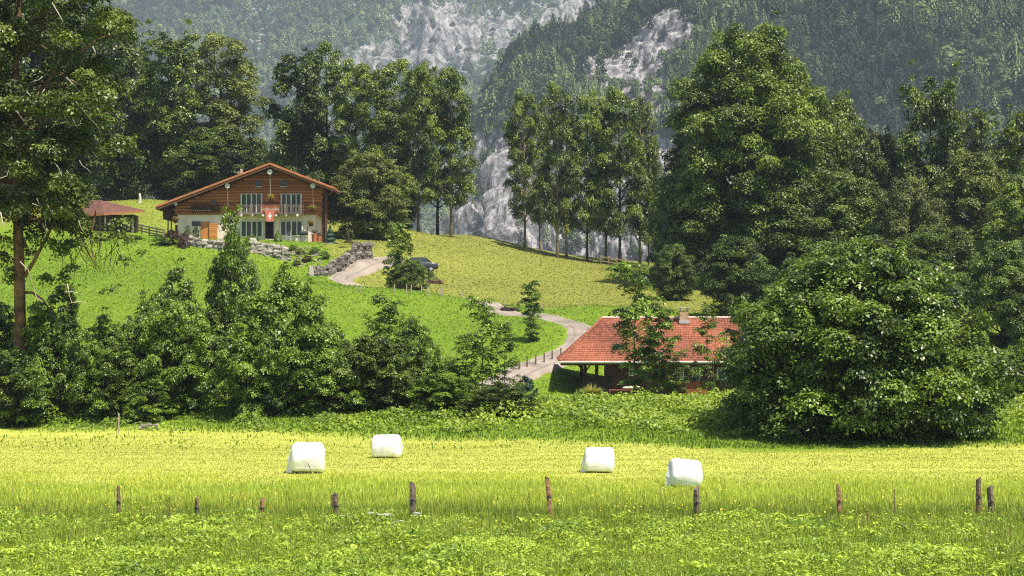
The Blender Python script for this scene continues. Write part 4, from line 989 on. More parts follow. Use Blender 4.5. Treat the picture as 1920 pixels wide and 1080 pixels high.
# kettle grill and garden chair
X = px(570, CY-2.2); z0 = gz(X, CY-2.2); o = empty('barbecue_grill', (X, CY-2.2, z0), 'dark barbecue grill on legs in front of the right ground floor window', 'grill')
dm = mat('dark_metal', (.045, .045, .05), .5, .4)
g = G(); g.tube([(-.42, 0, .95), (.42, 0, .95)], [.21, .21], 12); g.build('firebox', dm, o)
for sx in (-.35, .35): G().bar((sx, -.12, 0), (sx, -.1, .85), .05, .05).build('leg', dm, o); G().bar((sx, .12, 0), (sx, .1, .85), .05, .05).build('leg', dm, o)
G().box(-.95, -.5, -.18, .18, .84, .89).build('side_shelf', dm, o); G().tube([(.35, 0, 1.1), (.35, 0, 1.65)], .05, 8).build('stovepipe', dm, o)
X = px(541, CY-2.2); z0 = gz(X, CY-2.2); o = empty('garden_chair', (X, CY-2.2, z0), 'pale metal garden chair on the terrace right of the clipped evergreen', 'chair', rz=.3)
wm = mat('white_metal', (.6, .6, .6), .5)
G().box(-.25, .25, -.25, .25, .42, .46).build('seat', wm, o); G().box(-.25, .25, .23, .27, .5, 1.0).build('backrest', dm, o)
for sx in (-.23, .23):
    G().bar((sx, -.23, 0), (sx, -.23, .66), .04, .04).build('leg', wm, o); G().bar((sx, .25, 0), (sx, .25, 1.04), .04, .04).build('leg', wm, o); G().bar((sx, -.25, .66), (sx, .25, .66), .05, .04).build('armrest', wm, o)

# boulder walls
def boulder_wall(name, line, hgt_, size, m, label, seed):
    rr = random.Random(seed); g = G()
    L_ = [Vector((px(a, Y), Y, 0)) for a, Y in line]; seg = [(L_[i], L_[i+1]) for i in range(len(L_)-1)]; tot = sum((b-a).length for a, b in seg)
    h = 0; row = 0
    while h < hgt_:
        s_ = 0
        while s_ < tot:
            q = s_; 
            for a, b in seg:
                if q <= (b-a).length: break
                q -= (b-a).length
            p = a.lerp(b, min(1, q/(b-a).length)); frac = s_/tot; hl = hgt_*(1 if hgt_ < 2.2 else (.40 + .40*frac))
            r = size*rr.uniform(.65, 1.3)
            if h < hl: g.rock((p.x + rr.uniform(-.1, .1), p.y + h*.3 + rr.uniform(-.15, .15), gz(p.x, p.y) + h + rr.uniform(-.1, .1)), r, r*.75, r*rr.uniform(.6, .85), rr.random(), rr.random())
            s_ += r*1.45
        h += size*1.05; row += 1
    g.build(name, m, None); o = bpy.data.objects[-1] if False else COL.objects[-1]; tag(o, label, 'wall', 'boulder walls below the chalet'); return o
palerock = tintmat('pale_boulders', (.17, .155, .13), (.42, .38, .32), .9, .5, 3)
darkrock = tintmat('grey_boulders', (.07, .06, .05), (.26, .23, .20), .9, .7, 3)
boulder_wall('boulder_wall', [(347, 213.2), (375, 212.6), (400, 212.2), (440, 211.5)], 1.0, .32, palerock, 'low pale boulder wall left below the orange door', 1)
boulder_wall('boulder_wall', [(474, 211.5), (500, 210.8), (542, 210)], 1.35, .34, palerock, 'pale boulder wall below the terrace in the middle', 2)
boulder_wall('boulder_wall', [(588, 204.5), (612, 204.2), (640, 207), (668, 210.5), (694, 214)], 2.21, .34, darkrock, 'dark grey boulder retaining wall curving along the lane', 3)
g = G(); rr = random.Random(8)
for i in range(60):
    x = rr.uniform(545, 600); Y = rr.uniform(208.5, 214); X = px(x, Y); g.rock((X, Y, gz(X, Y)), rr.uniform(.08, .2), rr.uniform(.08, .2), rr.uniform(.06, .16), i, rr.random())
tag(g.build('rock_garden_stones', palerock), 'loose pale stones of the rock garden', 'stones', kind='stuff')
X = px(583, 203.5); g = G(); g.rock((X, 203.5, gz(X, 203.5)+.3), .25, .2, .65, 4, .95); tag(g.build('standing_stone', palerock), 'upright pale stone at the left end of the grey boulder wall', 'stone')

# small shed on the left
SY_ = 225.0; x0 = px(215, SY_); z0 = gz(x0, SY_); s = SY_/F
sh = empty('shed', (x0, SY_, z0), 'small dark wooden shed with brown hipped roof at the left of the chalet', 'shed')
def sx_(x): return (x-215)*s
def sz_(y): return pz(y, SY_) - z0
e0, e1, er = sz_(400), sz_(378), 6
g = G(); A = [(sx_(150), -1, sz_(404)), (sx_(203), -2.2, sz_(402)), (sx_(271), 0, sz_(394)), (sx_(240), 4.5, sz_(390)), (sx_(150), 4.5, sz_(392)), (sx_(184), 1.2, sz_(374)), (sx_(160), 1.4, sz_(373))]
g.add(A, [(1, 2, 5), (0, 1, 5, 6), (2, 3, 5), (3, 4, 6, 5), (4, 0, 6), (0, 4, 3, 2, 1)])
g.build('roof', mat('brown_metal_roof', (.15, .065, .045), .6, .3, scale=1.5, color2=(.11, .05, .04)), sh)
g = G(); g.bar((A[0][0], A[0][1]-.03, A[0][2]-.1), (A[1][0], A[1][1]-.03, A[1][2]-.1), .05, .22).bar((A[1][0], A[1][1]-.03, A[1][2]-.1), (A[2][0], A[2][1]-.03, A[2][2]-.1), .05, .22)
g.build('eaves_board', fascia, sh)
g = G().box(sx_(160), sx_(248), .3, 3.8, -.4, sz_(402)); g.build('wall', mat('dark_plank_wall', (.075, .045, .03), .8, scale=3), sh)
for a, yy in ((191, -1.0), (204, -2.0), (250, -.1)): G().box(sx_(a)-.07, sx_(a)+.07, yy-.07, yy+.07, -.6, sz_(402)).build('post', greyw, sh)

# ------------------------------------------------------------------ red-roofed house
HYY = 138.0; hs = HYY/F; hx0 = px(1250, HYY); hz0 = pz(743, HYY)
ho = empty('red_roofed_house', (hx0, HYY, hz0), 'low dark wooden house with red tiled hip roof among young trees', 'house')
def hx(x): return (x-1250)*hs
def hz(y): return (743-y)*hs
EL, ER, ZE = hx(1049), hx(1490), hz(677)
RL, RR_, RY = hx(1129), hx(1425), 4.0; ZR = pz(597, HYY+RY) - hz0; ZRr = ZR
RLX = (px(1129, HYY+RY) - hx0); RRX = px(1425, HYY+RY) - hx0
redt = tintmat('red_roof_tiles', (.15, .05, .03), (.38, .13, .068), .75, .3, 6)
g = G(); rr = random.Random(12); OV = -.75
def face(p0, p1, q0, q1):
    """tiles on a sloping quad: eave p0->p1, ridge q0->q1"""
    p0, p1, q0, q1 = map(Vector, (p0, p1, q0, q1)); n = (p1-p0).cross(q0-p0).normalized()
    if n.z < 0: n = -n
    Ls = ((q0+q1)/2-(p0+p1)/2).length; rows = max(1, int(Ls/.24))
    for r_ in range(rows):
        a, b = r_/rows, (r_+1.18)/rows; b = min(b, 1.0)
        L0, L1 = p0.lerp(q0, a), p1.lerp(q1, a); M0, M1 = p0.lerp(q0, b), p1.lerp(q1, b)
        wl = (L1-L0).length; d = (L1-L0).normalized(); cols = max(1, int(wl/.19)); band = rr.uniform(-.06, .06)
        for c in range(cols):
            u0 = (c + (.5 if r_ % 2 else 0)-.25)/cols; u1 = u0 + .93/cols
            u0 = max(0, u0); u1 = min(1, u1)
            # keep to the slanting hip edge
            s0 = L0 + d*wl*u0; s1 = L0 + d*wl*u1; up_ = (M0-L0) - d*((M0-L0).dot(d)); t0 = s0+up_; t1 = s1+up_
            lo = (M0-L0).dot(d)
            if (t1-L0).dot(d) < lo: t1 = M0 + d*.02
            if (t0-L0).dot(d) < lo: t0 = M0.copy()
            hi = wl + (M1-L1).dot(d)
            if (t0-L0).dot(d) > hi: t0 = M1 - d*.02
            if (t1-L0).dot(d) > hi: t1 = M1.copy()
            k = n*.04; t = min(1, max(0, rr.gauss(.5+band+.35*math.sin(s0.x*.9+s0.z*1.3)*math.sin(s0.x*.37), .15))); mid = (s0+s1)/2 + k*1.25 - (up_.normalized()*.05)
            g.add([s0+k*.8, mid, s1+k*.8, t1+n*.005, (t0+t1)/2+n*.02, t0+n*.005, s0-n*.01, s1-n*.01], [(0, 1, 4, 5), (1, 2, 3, 4), (6, 7, 2, 1, 0)], t)
face((EL, OV, ZE), (ER, OV, ZE), (RLX, RY, ZR), (RRX, RY, ZR))
face((EL, RY*2+.75, ZE), (EL, OV, ZE), (RLX, RY, ZR), (RLX+.01, RY, ZR))
face((ER, OV, ZE), (ER, RY*2+.75, ZE), (RRX, RY, ZR), (RRX-.01, RY, ZR))
g.add([(EL, OV, ZE-.03), (ER, OV, ZE-.03), (ER, 2*RY+.75, ZE-.03), (EL, 2*RY+.75, ZE-.03), (RLX, RY, ZR-.03), (RRX, RY, ZR-.03)], [(0, 1, 5, 4), (1, 2, 5), (2, 3, 4, 5), (3, 0, 4), (3, 2, 1, 0)], .4)
hr = g.build('roof', redt, ho)
g = G()
n = int((RRX-RLX)/.35)
for i in range(n): x = RLX + (RRX-RLX)*i/n; g.tube([(x, RY, ZR+.03), (x+.38, RY, ZR+.05)], [.10, .12], 8, rr.uniform(.6, 1))
g.build('ridge_tiles', tintmat('ridge_tile', (.45, .30, .24), (.62, .45, .38), .8), hr)
g = G()
for i in range(16):
    a = Vector((EL, OV, ZE+.05)).lerp(Vector((RLX, RY, ZR+.05)), i/16); b = Vector((EL, OV, ZE+.05)).lerp(Vector((RLX, RY, ZR+.05)), (i+1.1)/16); g.tube([a, b], [.10, .08], 7, rr.uniform(.3, .9))
g.build('hip_tiles', redt, hr)
g = G(); g.tube([(EL-.05, OV-.08, ZE-.06), (ER, OV-.08, ZE-.06)], .08, 8); g.build('gutter', mat('zinc_gutter', (.55, .53, .50), .45, .5), hr)
g = G().box(EL+.05, ER, OV+.02, OV+.06, ZE-.28, ZE-.09).build('eaves_board', beamm, hr)
cw = mat('pale_brick', (.50, .34, .22), .9, bump=.4, scale=5)
cx_ = px(1282, HYY+3.6)-hx0; G().box(cx_-.3, cx_+.3, 3.3, 3.9, ZR-.6, ZR+.52).build('chimney', cw, ho)
G().box(cx_-.42, cx_+.42, 3.2, 4.0, ZR+.72, ZR+.78).box(cx_-.28, cx_-.2, 3.35, 3.85, ZR+.52, ZR+.72).box(cx_+.2, cx_+.28, 3.35, 3.85, ZR+.52, ZR+.72).build('chimney_cap', mat('zinc', (.5, .5, .5), .5, .5), ho)
G().box(cx_-.36, cx_+.36, 3.2, 3.3, ZR-.35, ZR-.1).build('flashing', mat('zinc'), ho)
dkw = mat('tarred_wood', (.035, .024, .018), .8, scale=3, bump=.3)
wallm = mat('brown_wood_wall', (.09, .04, .022), .8, scale=3, bump=.3)
WX0 = hx(1141)
g = G()
for i in range(60):
    a = WX0 + i*.2
    if a > ER-.6: break
    g.box(a, a+.185, 0, .1, -.6, ZE+.1, rr.random())
g.box(WX0+.02, ER-.7, .1, 7.2, -.6, ZE+.1); g.build('wall', wallm, ho)
for x in (1097, 1119): G().box(hx(x)-.11, hx(x)+.11, -.05, .17, -.5, ZE-.04).build('porch_post', dkw, ho)
G().box(hx(1097)-.1, hx(1097)+.1, 6.9, 7.1, -.9, ZE).build('porch_post', dkw, ho)
G().bar((hx(1097), .05, ZE-.75), (hx(1080), .05, ZE-.08), .12, .12).bar((hx(1097), .05, ZE-.75), (hx(1110), .05, ZE-.08), .1, .1).build('porch_brace', dkw, ho)
g = G()
for i in range(13): a = hx(1092)+i*.15; g.box(a, a+.14, -.12, -.07, hz(741), hz(707)+rr.uniform(-.02, .02))
g.box(hx(1091), hx(1146), -.16, -.04, hz(707), hz(705.2)); g.build('parapet', dkw, ho)
def hwin(x0, x1, yt, yb):
    w = G().box(hx(x0), hx(x1), -.05, .05, hz(yb), hz(yt)).build('window', mat('pale_glass', (.16, .19, .15), .15, .6), ho)
    f = G(); xm = (hx(x0)+hx(x1))/2; zm = hz(yt)*.6 + hz(yb)*.4
    f.box(hx(x0)-.04, hx(x1)+.04, -.09, -.04, hz(yt)-.03, hz(yt)+.04).box(hx(x0)-.04, hx(x1)+.04, -.09, -.04, hz(yb)-.04, hz(yb)+.02)
    f.box(hx(x0)-.04, hx(x0)+.02, -.09, -.04, hz(yb), hz(yt)).box(hx(x1)-.02, hx(x1)+.04, -.09, -.04, hz(yb), hz(yt)).box(xm-.02, xm+.02, -.08, -.04, hz(yb), hz(yt)).box(hx(x0), hx(x1), -.08, -.045, zm-.02, zm+.02)
    f.build('frame', framew, w)
hwin(1298, 1312, 690, 712); hwin(1270, 1281, 690, 711); hwin(1180, 1190, 686, 704); hwin(1345, 1358, 690, 711)
G().box(hx(1284), hx(1326), -.25, -.05, hz(745), hz(714)).build('red_plank_screen', mat('red_planks', (.28, .075, .03), .7, scale=4), ho)
# table with covers
tb = empty('garden_table', (px(1163, 136.5), 136.5, gz(px(1163, 136.5), 136.5)), 'low red-brown table before the dark porch of the red-roofed house', 'table')
hh = max(.5, pz(735, 136.5) - gz(px(1163, 136.5), 136.5))
G().box(-.75, .75, -.35, .35, hh-.06, hh).build('tabletop', mat('red_table', (.25, .07, .05), .6), tb)
for a in (-.7, .7):
    for b_ in (-.3, .3): G().box(a-.04, a+.04, b_-.04, b_+.04, -.05, hh-.06).build('leg', mat('red_table'), tb)
cu = G(); 
for i in range(3): cu.rock((px(1180, 136.5)+i*.32-.2, 136.5, gz(px(1163, 136.5), 136.5)+hh+.10+.03*i), .24, .2, .09, 30+i, .9)
tag(cu.build('white_cushions', mat('cream_cloth', (.52, .50, .38), .9), None, True), 'pile of cream cushions on the low red-brown table', 'cushions')

# ------------------------------------------------------------------ wrapped bales
balem = mat('white_film', (.84, .84, .85), .28, .5, scale=2.5, color2=(.68, .68, .68), bump=.35)
def bale(x, yb, Y, w, h, rz, roll, label, seed, tail=None):
    X = px(x, Y); z0 = gz(X, Y); o = empty('wrapped_bale', (X, Y, z0), label, 'bale', 'white wrapped bales on the mown meadow', rz)
    rr = random.Random(seed); Lh = w/2; Rr = h/2; nu, nv = 56, 26; V = []; Fc = []
    prof = []
    for j in range(nv+1):
        t = j/nv*2-1; a = min(1, abs(t)); xx = math.copysign(Lh*(1-(1-a)**1.15*(1 if a > .0 else 0)) if False else Lh*math.sin(a*math.pi/2)**.95, t)
        r = Rr*(1 - abs(math.sin(a*math.pi/2))**9)**(1/2.6) if a < 1 else 0
        prof.append((xx, r))
    for j, (xx, r) in enumerate(prof):
        for i in range(nu):
            a = 2*math.pi*i/nu; edge = abs(xx)/Lh
            k = 1.06 + .018*math.sin(a*5+seed) + .025*math.sin(a*2+seed*2) + .012*math.sin(a*9+xx*3) + .010*math.sin(xx*22+seed+a*2) + (.015*math.sin(a*23+seed) if edge > .8 else 0)
            y, z = r*k*math.cos(a), r*k*math.sin(a)
            low = -z/Rr
            if low > .55: z = -Rr*(.55 + (low-.55)*.55); y *= 1.06
            V.append((xx*(1+.02*math.sin(a*3+seed)) , y, z + Rr*.80))
    for j in range(nv):
        for i in range(nu): Fc.append((j*nu+i, j*nu+(i+1) % nu, (j+1)*nu+(i+1) % nu, (j+1)*nu+i))
    g = G(); g.M = Matrix.Rotation(roll, 4, 'Y'); g.add(V, Fc); g.build('film_wrapping', balem, o, True)
    # loose folds of film along the lower edge and at one end
    f = G(); f.M = Matrix.Rotation(roll, 4, 'Y')
    for s_ in (0, 1, 2):
        a = -1.05 - s_*.22 ; n = 14; q = []
        for i in range(n+1):
            xx = -Lh*.86 + 1.72*Lh*i/n; aa = a + .05*math.sin(i*.9+seed+s_); q.append((xx, math.cos(aa)*Rr*1.02*-1, Rr*.80 + math.sin(aa)*Rr*(.86)))
        f.tube(q, .014, 5)
    f.build('film_fold', balem, o, True)
    if tail:
        t = G(); sg = tail; xs = sg*Lh
        pts_ = [(xs*.95, -Rr*.3, Rr*1.45), (xs*1.12, -Rr*.35, Rr*.8), (xs*1.2, -Rr*.4, .02), (xs*.85, -Rr*.75, .03), (xs*.92, -Rr*.7, Rr*.7), (xs*.99, -Rr*.1, Rr*.6)]
        t.add(pts_, [(0, 1, 4), (1, 2, 3, 4), (0, 5, 1), (5, 2, 1), (5, 3, 2)]); t.build('loose_film', balem, o)
    return o
bale(576, 886, 76.7, 1.30, 1.22, .10, .03, 'white wrapped bale with a stick leaning on it, farthest left', 1, -1)
bale(726, 858, 84.6, 1.22, 1.02, -.22, -.02, 'white wrapped bale farthest back, second from the left', 2)
bale(1123, 886, 76.7, 1.14, 1.02, -.08, .02, 'white wrapped bale third from the left, with film spread at its left foot', 3, -1)
bale(1281, 914, 70.2, 1.15, 1.08, .12, .10, 'white wrapped bale closest to the fence, tilted, farthest right', 4, -1)
X = px(582, 75.9); tag(G().tube([(X-.1, 75.95, gz(X, 75.9)+.42), (X+.12, 75.7, gz(X, 75.9)-.02)], .022, 6).build('stick', bark_pale), 'thin stick leaning on the leftmost bale', 'stick')

# ------------------------------------------------------------------ fence posts by the meadow
pm = {'g': mat('grey_post', (.20, .15, .11), .9, bump=.6, scale=6, color2=(.09, .065, .05)), 'r': mat('red_post', (.38, .20, .12), .9, bump=.6, scale=6, color2=(.20, .10, .06)), 'b': mat('brown_post', (.22, .14, .09), .9, bump=.6, scale=6, color2=(.10, .065, .045))}
def post(x, top, w, lean, m, label, Y=59, cap=None, split=False):
    X = px(x, Y); z0 = gz(X, Y); h = pz(top, Y)-z0; r = w*Y/F/2; rr = random.Random(int(x))
    o = empty('fence_post', (X, Y, z0), label, 'fence post', 'wooden posts along the near edge of the meadow')
    n = 8; N = 9; V = []; Fc = []
    for j in range(N+1):
        t = j/N; z = -.3 + (h+.3)*t
        for i in range(n):
            a = 6.283*i/n; rad = r*(1 - .1*t)*(1 + .08*math.sin(i*2.4+x) + rr.uniform(-.05, .05)); zz = z
            if j == N: zz += r*.6*math.cos(a+x); rad *= .93
            V.append((rad*math.cos(a) + lean*z, rad*math.sin(a), zz))
    for j in range(N):
        for i in range(n): Fc.append((j*n+i, j*n+(i+1) % n, (j+1)*n+(i+1) % n, (j+1)*n+i))
    Fc.append(tuple(N*n+i for i in range(n)))
    g = G(); g.add(V, Fc)
    if split: g.box(lean*h-r*1.6, lean*h-r*.9, -r*.4, r*.4, h*.55, h*.97)
    g.build('wood', pm[m], o)
    g = G(); g.tube([(lean*h*.55-r*1.25, -r*.7, h*.55), (lean*h*.55+r*1.25, -r*.7, h*.55)], .018, 6); g.lathe([(.0, 0), (.03, 0), (.035, .04), (.0, .05)], (lean*h*.55, -r*1.15, h*.55), 8); g.build('insulator', dm, o)
    return o
for a in ((222, 912, 7.5, 0, 'b', 'thin brown post, leftmost of the meadow fence'), (369, 933, 7.5, .01, 'b', 'short brown post, second from the left'), (490, 934, 9, .05, 'r', 'short reddish post, third from the left'),
          (630, 926, 11, -.02, 'g', 'grey post with split top, fourth from the left'), (775, 906, 12.5, -.03, 'g', 'thick brown-grey post below the second bale'),
          (1033, 895, 9.5, -.09, 'r', 'tall leaning reddish post in the middle of the meadow fence'), (1306, 915, 12, .0, 'g', 'dark grey post right below the rightmost bale'),
          (1574, 910, 9, -.03, 'r', 'slim reddish post below the big round bush'), (1835, 897, 10.5, -.01, 'b', 'tall brown post, left one of the close pair at the right'), (1860, 912, 12.5, -.07, 'g', 'shorter grey post leaning, right one of the close pair')):
    post(*a, split=(a[0] == 630))

# ------------------------------------------------------------------ thin stakes on the hill
stk = mat('pale_stake', (.40, .34, .24), .9)
i = 0
for x, t, b, Y in ((668, 562, 578, 181), (676, 561, 578, 181), (740, 562, 577, 182.5), (762, 563, 576, 183), (772, 564, 578, 183), (790, 564, 577, 183.5), (803, 566, 581, 183), (826, 565, 578, 184), (831, 566, 580, 183.6), (866, 566, 583, 183)):
    X = px(x, Y); z0 = gz(X, Y)
    o = G().bar((0, 0, -.2), (.03 if i % 2 else -.04, 0, .85), .09, .07).build('stake', stk); o.location = (X, Y, z0)
    tag(o, 'thin pale stake in the fence line across the green slope', 'stake', 'stakes across the green slope'); i += 1
names = ['leftmost', 'second', 'third', 'fourth', 'fifth', 'sixth', 'last']
for k, (x, top, bot) in enumerate(((973, 689, 708), (988, 683, 700), (1004, 677, 694), (1020, 672, 691), (1035, 667, 684), (1051, 662, 676))):
    Y = 143.2 + k*1.35; X = px(x, Y); z0 = gz(X, Y)
    o = G().bar((0, 0, -.2), (.02, 0, .72), .11, .11).build('lane_post', pm['g']); o.location = (X, Y, z0)
    tag(o, '%s of the short wooden posts lining the lane, counted from the left' % (names[k] if k < 5 else 'rightmost'), 'post', 'posts along the lower lane')
for x, Y, hh_ in ((941, 180, 1.7), (951, 181, 1.0), (1017, 177.5, .9)):
    X = px(x, Y); o = G().bar((0, 0, -.2), (0, 0, hh_), .07, .07).build('stake', stk); o.location = (X, Y, gz(X, Y)); tag(o, {941: 'tall thin stake beside the dark heap by the lane', 951: 'short thin stake at the right side of the dark heap', 1017: 'thin stake at the outer edge of the lane bend'}[x], 'stake')
X = px(222, 101); o = G().tube([(0, 0, -.2), (.02, 0, 1.05)], .035, 6).build('stake', stk); o.location = (X, 101, gz(X, 101)); tag(o, 'thin pale stake below the left hedge bushes', 'stake')

# rail fences
def rail_fence(x0, Y0, x1, Y1, n, rails, h, label, m, name='rail_fence'):
    o = empty(name, (px(x0, Y0), Y0, gz(px(x0, Y0), Y0)), label, 'fence', 'wooden rail fences'); base = o.location.copy(); prev = None
    for i in range(n):
        Y = Y0+(Y1-Y0)*i/(n-1); X = px(x0+(x1-x0)*i/(n-1), Y); z = gz(X, Y)
        G().bar(Vector((X, Y, z-.2))-base, Vector((X, Y, z+h))-base, .14, .14).build('post', m, o)
        if prev:
            for r_ in rails: G().bar(Vector(prev)+Vector((0, -.08, r_))-base, Vector((X, Y-.08, z+r_))-base, .07, .15).build('rail', m, o)
        prev = (X, Y, z)
rail_fence(252, 226, 308, 217, 5, (.35, .65, .95), 1.1, 'weathered rail fence between the shed and the chalet', mat('weathered_rail', (.36, .27, .21), .9, scale=5, color2=(.15, .10, .075)))
rail_fence(1127, 252, 1172, 250, 4, (.5, 1.0), 1.2, 'pale rail fence under the middle group of maples', mat('pale_rail', (.50, .38, .26), .9, scale=5))

# ------------------------------------------------------------------ parked car
CYY = 214.0; X = px(784, CYY); z0 = gz(X, CYY)
car = empty('parked_car', (X, CYY, z0), 'dark hatchback parked on the grass beside the lane', 'car', rz=.10)
paint = mat('dark_paint', (.035, .04, .05), .25, .6, color2=(.03, .035, .045)); sec = [(-2.05, .35, .75, .78), (-1.95, .30, .95, .84), (-1.0, .28, 1.02, .87), (1.2, .28, 1.0, .87), (1.95, .30, .92, .84), (2.08, .4, .72, .76)]
g = G(); V = []
for x, zb, zt, w in sec:
    V += [(x, -w, zb), (x, -w*1.02, (zb+zt)/2), (x, -w*.96, zt), (x, w*.96, zt), (x, w*1.02, (zb+zt)/2), (x, w, zb)]
Fc = [(i*6+k, i*6+(k+1) % 6, (i+1)*6+(k+1) % 6, (i+1)*6+k) for i in range(5) for k in range(6)] + [tuple(range(6))[::-1], tuple(30+k for k in range(6))]
g.add(V, Fc); body = g.build('body', paint, car, True, .03)
g = G(); V = [(-1.25, -.82, .98), (1.35, -.82, .98), (.75, -.66, 1.47), (-.7, -.66, 1.47), (-1.25, .82, .98), (1.35, .82, .98), (.75, .66, 1.47), (-.7, .66, 1.47)]
g.add(V, [(0, 1, 2, 3), (7, 6, 5, 4), (1, 5, 6, 2), (0, 3, 7, 4)]); g.build('windows', mat('car_glass', (.04, .055, .065), .08, .8), car)
g = G(); g.add([(-.74, -.68, 1.46), (.78, -.68, 1.46), (.78, .68, 1.46), (-.74, .68, 1.46), (-.62, -.6, 1.52), (.66, -.6, 1.52), (.66, .6, 1.52), (-.62, .6, 1.52)], [(4, 5, 6, 7), (0, 1, 5, 4), (1, 2, 6, 5), (2, 3, 7, 6), (3, 0, 4, 7), (3, 2, 1, 0)])
for a, b in (((-1.27, -.83, .98), (-.72, -.67, 1.47)), ((1.37, -.83, .98), (.77, -.67, 1.47)), ((-1.27, .83, .98), (-.72, .67, 1.47)), ((1.37, .83, .98), (.77, .67, 1.47)), ((0, -.83, .98), (0, -.67, 1.47))): g.bar(a, b, .06, .06)
g.build('roof_panel', paint, car)
for wx in (-1.3, 1.3):
    for wy in (-.82, .82):
        w = G().tube([(wx, wy-.1, .31), (wx, wy+.1, .31)], [.31, .31], 18).build('wheel', mat('tyre', (.02, .02, .02), .9), car); G().tube([(wx, wy-.12, .31), (wx, wy+.12, .31)], [.18, .18], 12).build('rim', mat('alloy', (.4, .4, .42), .4, .6), w)
for wy in (-.6, .6): G().box(2.0, 2.1, wy-.16, wy+.16, .66, .8).build('headlight', mat('lamp_glass', (.7, .7, .7), .2, .6), car); G().box(-2.08, -1.99, wy-.16, wy+.16, .66, .84).build('tail_light', mat('red_lens', (.3, .02, .02), .3), car)
G().box(2.02, 2.09, -.26, .26, .48, .58).build('number_plate', mat('plate_white', (.7, .7, .7), .5), car)

# heaps beside the lane
def heap(x, Y, w, h, label, m, seed, name='branch_heap'):
    rr = random.Random(seed); X = px(x, Y); z0 = gz(X, Y); g = G()
    for i in range(90):
        a = rr.uniform(0, 6.28); r_ = rr.random()**.5; p = Vector((math.cos(a)*r_*w/2, math.sin(a)*r_*w/3, h*(1-r_)*rr.random())); d = Vector((rr.gauss(0, 1), rr.gauss(0, 1), rr.gauss(0, .35))).normalized()*rr.uniform(.3, .8)
        g.tube([p-d*.5, p+d*.5], [.05, .02], 5, rr.random())
    for i in range(14): g.rock((rr.uniform(-.4, .4)*w, rr.uniform(-.2, .2)*w, h*.2), w*.12, w*.1, h*.3, i+seed, rr.random())
    o = g.build(name, m); o.location = (X, Y, z0-.03); tag(o, label, 'heap'); return o
heapm = tintmat('brown_heap', (.06, .03, .022), (.22, .12, .08), .9, .5)
heap(815, 208, 1.7, .75, 'brown heap of roots below the parked dark car', heapm, 3)
heap(955, 180, 1.6, .7, 'dark heap at the edge of the lane beside a thin stake', mat('dark_heap', (.05, .028, .03), .9, scale=6), 5)
g = G(); rr = random.Random(3)
for i in range(26):
    Y = 104+rr.uniform(-1, 1); x = rr.uniform(262, 300); X = px(x, Y); g.rock((X, Y, gz(X, Y)), rr.uniform(.06, .15), rr.uniform(.06, .15), rr.uniform(.05, .1), i, rr.random())
tag(g.build('stones', darkrock), 'small stones lying bare at the foot of the hedge', 'stones', kind='stuff')
# white stump behind the chalet meadow
X = px(262, 250); o = G().tube([(0, 0, -.1), (.05, 0, .6), (-.02, 0, 1.2)], [.22, .16, .12], 9).build('tree_stump', mat('bleached_stump', (.66, .62, .52), .9, bump=.5)); o.location = (X, 250, gz(X, 250)); tag(o, 'bleached upright stump at the wood edge behind the shed', 'stump')

# ------------------------------------------------------------------ grass, weeds and undergrowth
def in_view(x, y, m=40):
    X = ppx(x, y); return (X > -m) & (X < 1920+m)
def road_dist(x, y):
    r = np.full(len(x), 1e9); P_ = np.array([(a, b) for a, b, c in LANE])
    for i in range(len(P_)-1):
        a, b = P_[i], P_[i+1]; d = b-a; t = np.clip(((x-a[0])*d[0]+(y-a[1])*d[1])/(d@d), 0, 1); r = np.minimum(r, np.hypot(x-a[0]-t*d[0], y-a[1]-t*d[1]))
    return r
def scatter(n, y0, y1, rg, power=1.0):
    y = y0 + (y1-y0)*rg.random(n)**power; x = px(rg.uniform(-240, 2160, n), y); k = rg.random(n) < y/y1 if power == 1 else np.ones(n, bool)
    return x[k], y[k]
def blades(name, x, y, h, w, tint, m, label, rg, lean=.35, kind='grass'):
    n = len(x); z = ground(x, y); a = rg.uniform(0, 6.28, n); b = rg.uniform(0, 6.28, n); ln = rg.normal(0, lean, n)*h
    dx, dy = np.cos(a)*w/2, np.sin(a)*w/2; lx_, ly_ = np.cos(b)*ln, np.sin(b)*ln
    p0 = np.stack([x-dx, y-dy, z-.03], -1); p1 = np.stack([x+dx, y+dy, z-.03], -1)
    p2 = np.stack([x+dx*.8+lx_*.35, y+dy*.8+ly_*.35, z+h*.55], -1); p3 = np.stack([x-dx*.8+lx_*.35, y-dy*.8+ly_*.35, z+h*.55], -1); p4 = np.stack([x+lx_, y+ly_, z+h*(1-.3*np.abs(ln/h))], -1)
    V = np.stack([p0, p1, p2, p3, p4], 1).reshape(-1, 3); o = np.arange(n)*5
    Fq = np.concatenate([np.stack([o, o+1, o+2, o+3], -1), np.stack([o+3, o+2, o+4, o+4], -1)])
    me = bpy.data.meshes.new(name); me.vertices.add(len(V)); me.vertices.foreach_set('co', V.astype(np.float32).ravel())
    L_ = np.concatenate([np.stack([o, o+1, o+2, o+3], -1).ravel(), np.stack([o+3, o+2, o+4], -1).ravel()]).astype(np.int32)
    ls = np.concatenate([np.arange(n)*4, n*4+np.arange(n)*3]).astype(np.int32)
    me.loops.add(len(L_)); me.loops.foreach_set('vertex_index', L_); me.polygons.add(2*n); me.polygons.foreach_set('loop_start', ls)
    at = me.attributes.new('tint', 'FLOAT', 'POINT'); at.data.foreach_set('value', np.repeat(np.clip(tint, 0, 1), 5).astype(np.float32)); me.update(calc_edges=True)
    o_ = mobj(name, me, m); tag(o_, label, kind, kind='stuff'); return o_
def blobnoise(x, y, s, seed): return vn(col3(x/s, y/s*1.0, 0*x), seed)
rg = np.random.default_rng(21)
M_tall = leafmat('tall_grass', (.10, .17, .02), (.56, .64, .09), .3, .6)
